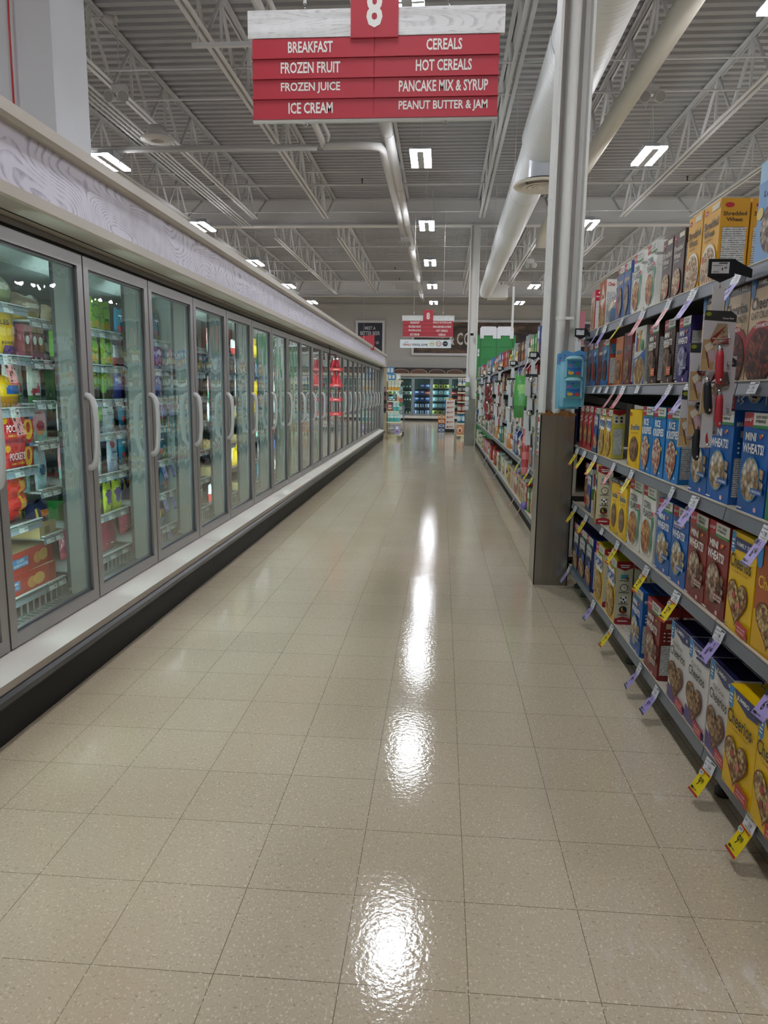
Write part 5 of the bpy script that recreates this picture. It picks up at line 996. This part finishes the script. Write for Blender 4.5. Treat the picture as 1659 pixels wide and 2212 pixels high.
BN = {'blue': 'blue beer case', 'white': 'white beer case', 'yel': 'yellow beer case', 'ice': 'icy blue beer case', 'redc': 'red beer case', 'navyc': 'navy beer case with pale discs', 'bot': 'green beer bottle'}
lay = {0: [['ice'] * 3, ['blue'] * 3, ['white'] * 3, ['yel'] * 3, ['bot'] * 4], 1: [['blue'] * 3, ['redc'] * 3, ['white'] * 3, ['ice'] * 3, ['bot'] * 4], 2: [['white'] * 3, ['blue'] * 3, ['ice'] * 3, ['yel'] * 3, ['bot'] * 4], 3: [['bot'] * 5, [], ['bot'] * 6, ['white'] * 3, ['bot'] * 5], 4: [['navyc'] * 3, ['navyc'] * 3, ['blue'] * 3, ['blue', 'blue', 'redc'], ['', 'blue', 'blue']], 5: [['yel'] * 3, ['ice'] * 3, ['ice'] * 3, ['ice'] * 3, ['yel'] * 3], 6: [['redc'] * 3, ['white'] * 3, ['redc'] * 3, ['redc'] * 3, ['bot'] * 5], 7: [['blue'] * 3, ['white'] * 3, ['ice'] * 3, ['yel'] * 3, ['bot'] * 5]}
for d, rows in lay.items():
    for si, ks in enumerate(rows):
        x0 = BX0 + d * DW + .08
        for j, k in enumerate(ks):
            if not k: continue
            x = x0 + (j + .5) * (DW - .16) / len(ks); z = (.31, .62, .93, 1.24, 1.55)[si] + .001
            o = inst('beer_bottle' if k == 'bot' else 'beer_case', BOT if k == 'bot' else BC[k], None, (x, BY + .12, z))
            tag(o, '%s, %s cooler door, %s shelf up, %s along' % (BN[k], nth(d + 1), nth(si + 1), nth(j + 1)), 'bottle' if k == 'bot' else 'beer case', 'bottles in the cooler' if k == 'bot' else 'beer cases in the cooler')
# ------------------------------------------------------------------ stacked beer on the floor
r = empty('carton_plinth', (.31, 25.5, 0)); g = G(); g.box(-.16, -.2, 0, .16, .3, .11, P('base_black', '#1a1b1c', .6)); g.obj('plinth', r); g = G(); g.box(-.19, -.16, .11, -.165, .3, 1.12, K('#2a4f9a')); g.box(-.17, -.2, 1.125, .06, -.12, 1.16, K('#d9b02a')); g.obj('side_card', r); tag(r, 'black plinth with a blue side card under the white beer cartons', 'display base')
ml = carton(.30, .164, .24, '#d9d5d0', [('t', 'Molson', .5, .5, .74, .5, '#a8262e', .12, .02), ('r', .05, .12, .2, .16, '#a8262e')], '#5f83c0'); MLM = ml.mesh('beer_carton')
for j in range(6): tag(inst('beer_carton', MLM, None, (.315, 25.33 - .004 * (j % 2), .112 + j * .167)), 'white beer carton with red script, %s up in the stack on the plinth' % nth(j + 1), 'beer carton', 'white cartons on the plinth')
for j, c in enumerate(('#5a6c8a', '#4a5f86', '#c9793a', '#c9883f')): 
    g = carton(.24, .15, .22, c, [('e', .5, .5, .4, .28, '#c9ced6'), ('e', .5, .5, .25, .16, c), ('r', 0, .9, 1, 1, '#3a2f2c')]); tag(g.obj('beer_carton', None, (.02 + .008 * (j % 2), 25.28, .151 * j)), 'small %s carton, %s up in the stack left of the white cartons' % (('slate blue', 'slate blue', 'orange', 'orange')[j], nth(j + 1)), 'beer carton', 'small cartons on the floor')
# ================================================================== end displays
CRM = P('rack_cream', '#cfc4a6', .5)
def rack(x0, sgn, y0, y1, dp, zs, ht, lab):
    r = empty('end_rack', (x0, y0, 0)); L = y1 - y0
    def q(g, a, ya, za, b, yb_, zb, m=CRM): a, b = sorted((sgn * a, sgn * b)); g.box(a, ya, za, b, yb_, zb, m)
    g = G(); q(g, -.09, 0, 0, 0, .04, ht); q(g, -.09, L - .04, 0, 0, L, ht); g.obj('upright', r)
    g = G(); q(g, -.06, .04, .1, -.04, L - .04, ht); g.obj('back_panel', r)
    g = G(); q(g, .05, .03, 0, dp - .12, L - .03, .1); g.obj('plinth', r)
    for z in zs:
        g = G(); q(g, 0, .01, z - .035, dp, L - .01, z); g.obj('shelf', r)
    return tag(r, lab, 'rack')
ZL = [.13, .50, .81, 1.10, 1.41, 1.70]
rack(-1.60, 1, 21.25, 22.1, .44, ZL, 2.05, 'cream end rack past the far end of the freezers')
def rowboxes(x0, x1, y, z, n, W, H, base, lay, lab, grp, D=.2, cat='carton', name='display_carton'):
    m = carton(W, H, D, base, lay).mesh(name)
    for j in range(n):
        x = x0 + (j + .5) * (x1 - x0) / n
        tag(inst(name, m, None, (x, y, z + .001)), '%s, %s from the left' % (lab, nth(j + 1)) if n > 1 else lab, cat, grp)
rowboxes(-1.56, -1.19, 21.3, ZL[1], 4, .085, .27, '#cfd6d6', [('r', 0, 0, 1, .42, '#3f9a98'), ('r', .2, .6, .8, .8, '#8fb5b5')], 'white and teal carton on the second shelf of the cream rack', 'cartons on the cream rack')
rowboxes(-1.40, -1.19, 21.3, ZL[2], 2, .09, .25, '#cfd6d6', [('r', 0, 0, 1, .5, '#3f9a98'), ('r', .2, .65, .8, .85, '#8fb5b5')], 'white and teal carton on the third shelf of the cream rack', 'cartons on the cream rack')
rowboxes(-1.55, -1.43, 21.3, ZL[2], 1, .1, .22, '#a8322f', [('r', 0, .3, 1, .42, BW), ('r', 0, .6, 1, .72, BW)], 'red and white striped carton on the third shelf of the cream rack', 'cartons on the cream rack')
rowboxes(-1.30, -1.19, 21.3, ZL[3], 1, .1, .25, '#c9866a', [('r', 0, .5, 1, 1, '#d6cfc8')], 'salmon and white carton on the fourth shelf of the cream rack', 'cartons on the cream rack')
rowboxes(-1.53, -1.34, 21.3, ZL[3], 2, .08, .07, '#3a3330', [('r', .1, .3, .9, .7, BW)], 'small dark carton on the fourth shelf of the cream rack', 'cartons on the cream rack')
rowboxes(-1.56, -1.18, 21.3, ZL[4], 4, .085, .25, '#d8cfc4', [('r', 0, 0, 1, .38, '#d99a2a'), ('r', .2, .6, .8, .85, '#b9b0a8')], 'white and orange carton on the fifth shelf of the cream rack', 'cartons on the cream rack')
rowboxes(-1.56, -1.35, 21.32, ZL[5], 2, .1, .17, '#3f86c4', [('r', .15, .25, .85, .85, '#d8dade')], 'blue and white carton on the top of the cream rack', 'cartons on the cream rack')
rowboxes(-1.34, -1.19, 21.28, ZL[5], 1, .12, .17, '#c9c3c0', [('r', .15, .2, .85, .85, '#e2dede'), ('r', .6, 0, 1, .2, '#b5483a')], 'grey and white carton on the top of the cream rack', 'cartons on the cream rack')
rowboxes(-1.60, -1.40, 21.32, ZL[5] + .172, 2, .1, .2, '#3f86c4', [('r', .15, .25, .85, .85, '#d8dade')], 'blue and white carton stacked highest on the cream rack', 'cartons on the cream rack')
rowboxes(-1.36, -1.19, 21.3, ZL[0], 1, .16, .27, '#a595c4', [('e', .5, .7, .25, .15, BW), ('e', .5, .3, .2, .1, '#7d4a7a')], 'lilac carton on the lowest shelf of the cream rack', 'cartons on the cream rack')
r = empty('wire_basket', (-1.46, 21.4, ZL[0])); g = G()
for a in range(6): g.tube([(-.09 + a * .036, -.08, 0), (-.09 + a * .036, -.08, .26)], .004, CHR, 5); g.tube([(-.09 + a * .036, .1, 0), (-.09 + a * .036, .1, .26)], .004, CHR, 5)
for z in (.0, .13, .26): g.tube([(-.09, -.08, z), (.09, -.08, z), (.09, .1, z), (-.09, .1, z)], .005, CHR, 5, True)
g.obj('wire_frame', r); tag(r, 'chrome wire basket on the lowest shelf of the cream rack', 'basket')
# strip of packs and a cart at the rack's corner
r = empty('pack_strip', (-1.175, 21.2555, .62)); g = G(); g.box(-.015, 0, 0, .015, .004, .98, P('strip_dark', '#24252a', .5)); g.obj('backing_strip', r)
for j in range(8):
    g = G(); c = ['#8f969a', '#6c7a80', '#b9bfc0', '#a83a3a', '#2f6f4a', '#9aa3a6', '#7a8488', '#c2c6c6'][j]; z = .9 - .115 * j; g.box(-.05, -.015, z - .10, .05, -.001, z, K(c)); g.obj('pack', r)
tag(r, 'dark hanging strip of small packs at the corner of the cream rack', 'clip strip')
def cart(x, y, rz, lab):
    r = empty('shopping_cart', (x, y, 0), rz); WM = P('cart_wire', '#8f959a', .25, metal=.9); BKP = P('cart_rubber', '#1e1f22', .6)
    g = G()
    for z, s in ((.55, .8), (.68, .88), (.82, .95), (.95, 1.)):
        g.tube([(-.22 * s, -.38 * s, z), (.22 * s, -.38 * s, z), (.26 * s, .38, z), (-.26 * s, .38, z)], .005, WM, 5, True)
    for i in range(9):
        t = i / 8; 
        for s in (-1, 1): g.tube([(s * (.176 + .03 * t), -.3 + .68 * t, .55), (s * (.22 + .04 * t), -.38 + .76 * t, .95)], .003, WM, 4)
    for i in range(7): g.tube([(-.18 + i * .06, -.3, .55), (-.21 + i * .07, -.38, .95)], .003, WM, 4); g.tube([(-.18 + i * .06, -.3, .55), (-.2 + i * .067, .38, .55)], .003, WM, 4)
    g.obj('basket', r)
    g = G()
    for s in (-1, 1): g.tube([(s * .22, .42, .95), (s * .23, .36, .4), (s * .23, .30, .16), (s * .2, -.32, .13)], .012, WM, 8)
    g.tube([(-.2, -.32, .13), (.2, -.32, .13)], .01, WM, 6); g.tube([(-.23, .3, .16), (.23, .3, .16)], .01, WM, 6); g.obj('frame', r)
    g = G(); g.tube([(-.25, .44, .99), (.25, .44, .99)], .016, P('cart_grip', '#2f6b3a', .5), 10); g.obj('push_bar', r)
    for sx in (-.2, .22):
        for sy in (-.3, .28):
            g = G(); g.cyl((sx - .014, sy, .06), (sx + .014, sy, .06), .06, BKP, 16); g.tube([(sx, sy, .06), (sx, sy, .15)], .01, WM, 6); g.obj('caster_wheel', r)
    return tag(r, lab, 'shopping cart')
cart(-1.40, 22.75, .0, 'wire shopping cart beside the cream rack at the end of the freezers')
r = empty('pack_strip', (-1.64, 21.2455, .75)); g = G(); g.box(-.02, 0, 0, .02, .004, .75, P('strip_dark', '#24252a', .5)); g.obj('backing_strip', r)
for j in range(6):
    g = G(); z = .72 - .115 * j; g.box(-.07, -.02, z - .1, .05, -.001, z, K(['#b5949a', '#4a3a40', '#8a6a6f', '#33282c', '#6d5a5f', '#2f2a2e'][j])); g.obj('pack', r)
tag(r, 'strip of dark and pink packs on the near post of the cream rack', 'clip strip')
# right end rack beyond the far column
ZQ = [.11, .46, .78, 1.10, 1.38, 1.61]
rack(.95, -1, 22.0, 22.9, .46, ZQ, 1.75, 'pale end rack half hidden behind the far column')
def can(W, H, c1, c2): 
    g = G(); g.lathe([(0, 0), (W, 0), (W, H * .25)], (0, 0, 0), K(c1), 14); g.lathe([(W, H * .25), (W, H * .75)], (0, 0, 0), K(c2), 14); g.lathe([(W, H * .75), (W, H), (0, H)], (0, 0, 0), K(c1), 14); return g
for zi, c1, c2, n, H, nm in ((1, '#2f6f9a', '#b9cdd8', 3, .27, 'blue and white canister'), (2, '#8f2f2f', '#b9a49a', 3, .23, 'red and tan canister'), (3, '#7a2a2a', '#a58a7a', 3, .2, 'dark red canister'), (4, '#2a2a2c', '#8a8a88', 3, .17, 'black canister')):
    m = can(.06, H, c1, c2).mesh('canister')
    for j in range(n): tag(inst('canister', m, None, (.55 + j * .13, 22.12, ZQ[zi] + .001)), '%s on the end rack behind the far column, %s from the left' % (nm, nth(j + 1)), 'canister', 'canisters on the end rack')
rowboxes(.48, .88, 22.05, ZQ[0], 2, .17, .28, '#c9804a', [('e', .5, .5, .4, .3, '#e0d2c0'), ('e', .5, .45, .25, .2, '#a83a2a')], 'orange and white carton on the lowest shelf behind the far column', 'cartons on the end rack')
rowboxes(.48, .88, 22.05, ZQ[5], 3, .1, .19, '#c9c7c8', [('r', 0, .3, 1, .5, '#3f6fb0'), ('r', .2, .6, .8, .8, '#b03a3f')], 'white and blue carton on top of the far end rack', 'cartons on the end rack')
# hanging white card strip left of the far column base
r = empty('pack_strip', (.655, 18.984, .95)); g = G(); g.box(-.012, 0, 0, .012, .003, .85, HK); g.obj('plastic_strip', r)
# green cardboard display
GC = P('green_card', '#2f7a40', .55); WC = P('white_card', '#d3d1d6', .5)
r = empty('cardboard_display', (1.60, 22.3, 0)); g = G(); g.box(-.50, 0, 0, .50, .55, 3.06, GC); g.box(-.56, -.03, 0, -.50, .5, 3.07, GC); g.box(.50, -.03, 0, .56, .5, 3.07, GC)
for s in (-1, 1):
    for z in (2.02, 2.37, 2.72): g.box(s * .25 - .16, -.004, z, s * .25 + .16, .0, z + .012, P('green_fold', '#25603a', .6)); g.box(s * .25 - .05, -.006, z + .005, s * .25 + .05, 0, z + .02, GC)
g.box(-.006, -.004, 0, .006, 0, 3.06, P('green_fold', '#25603a', .6)); g.obj('carton_body', r)
for s in (-1, 1):
    g = G(); c = s * .25; w2 = .245
    g.add([(c - w2, -.01, 2.97), (c - w2 + .11, -.01, 2.97), (c - w2 + .11, -.01, 3.06), (c + w2 - .11, -.01, 3.06), (c + w2 - .11, -.01, 2.97), (c + w2, -.01, 2.97), (c + w2, -.01, 3.27), (c + w2 - .04, -.01, 3.32), (c - w2 + .04, -.01, 3.32), (c - w2, -.01, 3.27)], [tuple(range(10))], WC)
    n = 10; vs = list(g.v); g.add([(a, b + .03, z) for a, b, z in vs], [tuple(range(9, -1, -1))], WC); g.obj('top_flap', r)
g = G()
for s in (-1, 1): g.box(s * .53 - .025, -.033, 2.55, s * .53 + .025, -.031, 2.66, WC); g.box(s * .53 - .025, -.033, 2.45, s * .53 + .025, -.031, 2.53, WC)
g.obj('white_print', r); tag(r, 'tall green cardboard display with white top flaps standing beyond the right-hand shelves', 'display')
c_ = [o for o in S.objects if o.name.startswith('pack_strip') and not o.get('label')][0]
for j in range(7):
    g = G(); z = .8 - .12 * j; g.box(-.05, -.02, z - .1, .05, -.002, z, K(['#d3d6d8', '#6f9a5a', '#c9cccd', '#8f9494', '#d6d8d6', '#b9bcbc', '#c2c5c5'][j])); g.obj('pack', c_)
tag(c_, 'strip of white packs hanging against the far column', 'clip strip')
# ================================================================== red rack hung on the freezer doors
r = empty('hanging_rack', (-1.755, 11.3, 1.0)); RD = P('rack_red', '#c4202a', .35); RDK = P('rack_dark_red', '#7a1c24', .4)
g = G(); g.tube([(.02, 0, .93), (.02, 0, 1.04), (.012, 0, 1.06)], .006, BLK, 6); g.tube([(-.0 + .02, 0, .85), (.02, 0, .93), (.10, 0, .93), (.16, 0, .9), (.16, 0, .02)], .009, RDK, 8); g.tube([(.04, -.06, .80), (.04, -.06, 0)], .006, RDK, 6); g.obj('frame', r)
for z in (.0, .22, .44, .68):
    g = G(); g.box(.03, -.09, z, .21, .09, z + .05, RD); art(g, .18, .05, [('p', [(.3, .4), (.5, .62), (.8, .5), (.8, .38), (.5, .48), (.3, .28)], BW)], lambda a, b, k: (.03 + a, -.09 - k * .001, z + b)); g.obj('tray', r)
tag(r, 'red hanging rack of small trays hooked on the freezer doors halfway along', 'rack')
for j, (x, y, z, c) in enumerate(((-1.69, 11.25, 1.755, 0), (-1.60, 11.27, 1.755, 0), (-1.66, 11.26, 1.505, 1), (-1.60, 11.26, 1.505, 1))):
    g = G()
    if c == 0: g.cyl((0, 0, 0), (.035 * (-1) ** j, 0, .11), .035, P('cup_red', '#a82430', .3), 14, r2=.045); g.cyl((.035 * (-1) ** j, 0, .11), (.04 * (-1) ** j, 0, .13), .047, CHR, 14)
    else: g.lathe([(.05, 0), (.045, .06), (.015, .15), (.01, .2), (0, .2)], (0, 0, 0), RD, 14)
    tag(g.obj('red_scoop', None, (x, y, z - .02)), ('silver-rimmed red cup, %s of two on the top tray of the red rack', 'red funnel, %s of two on the second tray of the red rack')[c] % ('left', 'right')[j % 2], 'kitchen gadget', 'gadgets on the red rack')
# ================================================================== goods on the far right-hand shelves
ZF = [.15, .625, 1.0, 1.40, 1.74]
FK = {}
def fk(k, W, H, base, lay, ds, side=None): FK[k] = (carton(W, H, .1, base, lay, side).mesh('grocery_box'), W, H, ds, 'box')
fk('hot', .17, .30, '#d8d4c4', [('r', .2, .55, .9, .75, '#b5323a'), ('r', 0, .86, 1, 1, '#33488a'), ('e', .5, .28, .4, .22, '#b9854f'), ('r', 0, 0, 1, .08, '#8fa03f')], 'white hot-cereal box with a red band')
fk('gran', .16, .27, '#c9b28a', [('e', .5, .35, .4, .25, '#8a5f3a'), ('t', 'oats', .5, .75, .6, .12, BK)][:1] + [('r', .1, .7, .9, .85, '#5f3a28')], 'tan box with a brown band')
fk('blue', .17, .29, '#3f64a0', [('r', .1, .6, .9, .85, '#d8dce4'), ('e', .5, .3, .38, .22, '#c9a06a')], 'blue box with a white panel')
fk('navy', .15, .30, '#1f2c55', [('r', .1, .05, .9, .3, '#c9cdd4'), ('r', .1, .45, .9, .75, '#5f83b8')], 'navy box with pale panels', '#25305a')
fk('red', .16, .26, '#a82a30', [('r', .1, .6, .9, .85, '#e0d8d0'), ('e', .5, .3, .36, .2, '#d8b06a')], 'red box with a white panel')
fk('white', .15, .27, '#d6d4d0', [('r', .1, .65, .9, .85, '#c9a24a'), ('e', .5, .32, .38, .22, '#b9685a')], 'white box with a yellow panel')
fk('green', .14, .24, '#4f8a4a', [('r', .1, .6, .9, .85, '#e0e2d6'), ('e', .5, .3, .36, .2, '#c9b06a')], 'green box with a white panel')
fk('brown', .15, .24, '#5a3a2c', [('r', .1, .6, .9, .85, '#c9b08a'), ('e', .5, .3, .36, .2, '#a8683a')], 'brown box with a tan panel')
fk('orange', .15, .23, '#cf7f2f', [('r', .1, .55, .9, .82, '#e6ddd0')], 'orange box with a white panel')
fk('pink', .16, .25, '#c9848f', [('r', .1, .5, .9, .85, '#e3dcd8'), ('e', .5, .26, .3, .18, '#a83a4a')], 'pink box with a white panel')
fk('teal', .14, .24, '#2f7f80', [('r', .1, .55, .9, .82, '#dde3e0')], 'teal box with a white panel')
fk('grey', .15, .28, '#8d9096', [('r', .1, .2, .9, .8, '#b9bcc0')], 'grey box with a paler panel')
def jar(c, lid, W, H): 
    g = G(); g.lathe([(0, 0), (W, 0), (W, H * .72), (W * .8, H * .82), (W * .72, H * .85)], (0, W, 0), F(c), 14); g.lathe([(W * .76, H * .84), (W * .76, H), (0, H)], (0, W, 0), K(lid), 14); g.lathe([(W * 1.01, H * .15), (W * 1.01, H * .6)], (0, W, 0), K('#d8d2c6'), 14); return g
for k, c, l, W, H, ds in (('jam', '#6a1f2a', '#c9a03a', .045, .14, 'dark red jar with a gold lid'), ('pnut', '#a8743a', '#2f7a3a', .055, .16, 'brown jar with a green lid'), ('syrup', '#4a2a18', '#a82a2a', .045, .22, 'dark syrup bottle with a red cap'), ('honey', '#c98a2a', '#d8c23a', .045, .17, 'amber jar with a yellow lid')): FK[k] = (jar(c, l, W, H).mesh('grocery_jar'), W * 2.1, H, ds, 'jar')
for k, fn, W, H, ds in (('gbag', two('#c9a878', '#8a6a4a', .3, ('#e3ddd0', .5, .7, .35, .12)), .17, .24, 'tan granola bag'), ('wbag', two('#d8d8d6', '#9aa3a8', .3, ('#a83a3a', .5, .7, .35, .12)), .16, .24, 'white bag with a red spot'), ('ybag', two('#d9b23a', '#a87a2a', .3, ('#7a2a2a', .5, .65, .35, .14)), .16, .23, 'yellow bag with a dark red spot')): FK[k] = (pouch(W, H, .07, fn, (), 8, 10).mesh('grocery_bag'), W, H, ds, 'bag')
start = [['hot', 'grey', 'navy', 'blue', 'red', 'pink', 'hot', 'hot', 'white', 'white'], ['hot', 'hot', 'hot', 'blue', 'navy', 'pink', 'grey', 'red', 'white', 'white', 'white', 'blue'], ['navy', 'blue', 'red', 'red', 'grey', 'white', 'green', 'white', 'brown'], ['blue', 'pink', 'navy', 'grey', 'white', 'green', 'red'], ['pink', 'gran', 'pink', 'green', 'orange', 'grey', 'gbag', 'white', 'red', 'blue']]
pools = [['white', 'red', 'gbag', 'ybag', 'wbag', 'hot', 'gran', 'green', 'pink'], ['blue', 'orange', 'teal', 'gran', 'brown', 'wbag', 'white', 'green', 'pnut', 'hot'], ['brown', 'red', 'jam', 'white', 'syrup', 'grey', 'brown', 'wbag'], ['grey', 'syrup', 'jam', 'red', 'pnut', 'white', 'honey', 'brown', 'blue'], ['blue', 'syrup', 'red', 'honey', 'pnut', 'orange', 'grey', 'green', 'jam', 'brown']]
R = random.Random(21)
for i in range(5):
    y = 5.64; n = 0; seq = list(start[i]); yend = 5.56 + NB * 1.29 - .15; last = None; runl = 0
    while y < yend:
        if seq: k = seq.pop(0)
        else:
            if runl <= 0: last = R.choice(pools[i]); runl = R.choice((1, 2, 2, 3))
            k = last; runl -= 1
        me, W, H, ds, ct = FK[k]; gap = .012 if not (R.random() < .07) else .16
        b = int((y - 5.56) / 1.29); bd = 5.56 + (b + 1) * 1.29
        if y + W > bd - .0 and y < bd: pass
        n += 1
        o = inst(me.name.split('.')[0], me, None, (.935 + R.random() * .02, y + W / 2, ZF[i] + .001), -math.pi / 2 + R.uniform(-.05, .05))
        tag(o, '%s, %s shelf, %s past the near column' % (ds, SNAME[i], nth(n)), ct, 'groceries beyond the near column')
        y += W + gap
# tags of the far shelves
R = random.Random(5)
FT = [[(5.72, 'y'), (6.0, 'y'), (6.12, 'p'), (6.28, 'p'), (6.45, 'k'), (8.0, 'k'), (8.7, 'k'), (11.5, 'p'), (13.5, 'p'), (14.2, 'p'), (16.0, 'p')], [(5.75, 'p'), (6.1, 'p'), (6.4, 'p'), (6.62, 'p'), (7.0, 'y'), (7.4, 'y'), (8.0, 'p'), (8.3, 'y')], [(6.35, 'p'), (6.6, 'y'), (7.1, 'p'), (7.4, 'p'), (8.0, 'p'), (8.4, 'p'), (8.8, 'y'), (12.5, 'k')], [(5.9, 'k'), (7.3, 'p'), (7.8, 'p'), (13.0, 'k'), (15.1, 'p')], [(6.3, 'k'), (6.7, 'k'), (7.0, 'k'), (7.4, 'k'), (7.9, 'k'), (8.5, 'k'), (11.0, 'k'), (11.2, 'k'), (11.4, 'k'), (13.1, 'k')]]
for i, row in enumerate(FT):
    c_n = {}
    for y, c in row:
        c_n[c] = c_n.get(c, 0) + 1
        hang(c, y, '4.79', .915, ZF[i], '%s on the %s shelf edge past the near column, %s of its colour' % (TD[c], SNAME[i], nth(c_n[c])), 'price tags beyond the near column')
# clip strips of utensils along the far shelves
US = [(6.05, 'brown wood', '#8a5a3a', 'wooden-handled spatula packs'), (6.95, 'dark', '#3a3a40', 'dark-handled utensil packs'), (8.9, 'grey', '#6a6f74', 'grey ladle packs'), (10.9, 'red', '#b5323a', 'red-handled utensil packs'), (13.3, 'maroon', '#7a2a2a', 'maroon sweet packs'), (15.6, 'white', '#c9ccd0', 'white gadget packs')]
for j, (y, nm, c, ds) in enumerate(US):
    sign_holder(.845, y, 1.735, .905, ('3', '99'), 'black price holder above the %s beyond the near column' % ds, .08, .055)
    r = strip(.845, y + .01, 1.0, 1.70, 'white plastic strip of %s beyond the near column' % ds)
    for q in range(4):
        p = empty('utensil_pack', (.845 + .012 * ((q % 2) * 2 - 1), y - .012 + .012 * q, 1.56 - .155 * q)); g = G(); g.box(-.055, 0, -.2, .055, .0015, 0, K('#d3d1d3' if nm != 'maroon' else '#8a3038')); art(g, .11, .2, [('r', 0, .86, 1, 1, '#33363a' if q % 2 == 0 else '#a8a03a'), ('e', .75, .5, .1, .05, '#d9b23a')], lambda a, b, k: (a - .055, -.0005 * k, b - .2)); g.obj('backing_card', p)
        g = G(); g.tube([(0, -.006, -.06), (.002, -.012, -.12), (.006, -.012, -.22)], [.004, .009, .008], K(c), 10); g.obj('handle', p)
        g = G(); g.lathe([(0, .0), (.028, .004), (.03, .008), (0, .006)], (0, 0, 0), CHR, 14); h_ = g.obj('utensil_head', p); h_.location = (0, -.006, -.05); h_.rotation_euler = (math.pi / 2, 0, 0)
        tag(p, '%s, %s down the strip beyond the near column' % (ds[:-1], nth(q + 1)), 'utensil pack', 'utensil packs on strips')
g = pouch(.2, .45, .12, two('#4f9a4a', '#3f7f3a', .3, ('#8fbf6a', .5, .7, .3, .12)), (), 10, 14); tag(g.obj('party_bag', None, (.86, 7.9, 1.12), -.3), 'shiny green bag hanging from the top shelf beyond the near column', 'bag')
g = pouch(.07, .48, .05, lambda u, v: '#b5303c' if int(v * 6) % 2 else '#d06a70', (), 8, 18); tag(g.obj('candy_strip', None, (.87, 7.5, .55), -.3), 'red strip of sweets hanging beside the second shelf beyond the near column', 'strip of sweets')
g = G(); g.lathe([(0, -.045), (.035, -.03), (.045, 0), (.035, .03), (.0, .045)], (0, 0, 0), F('#7a5fb0'), 14); tag(g.obj('purple_ball', None, (.915, 7.75, .19)), 'round purple bundle on the bottom shelf beyond the near column', 'toy')
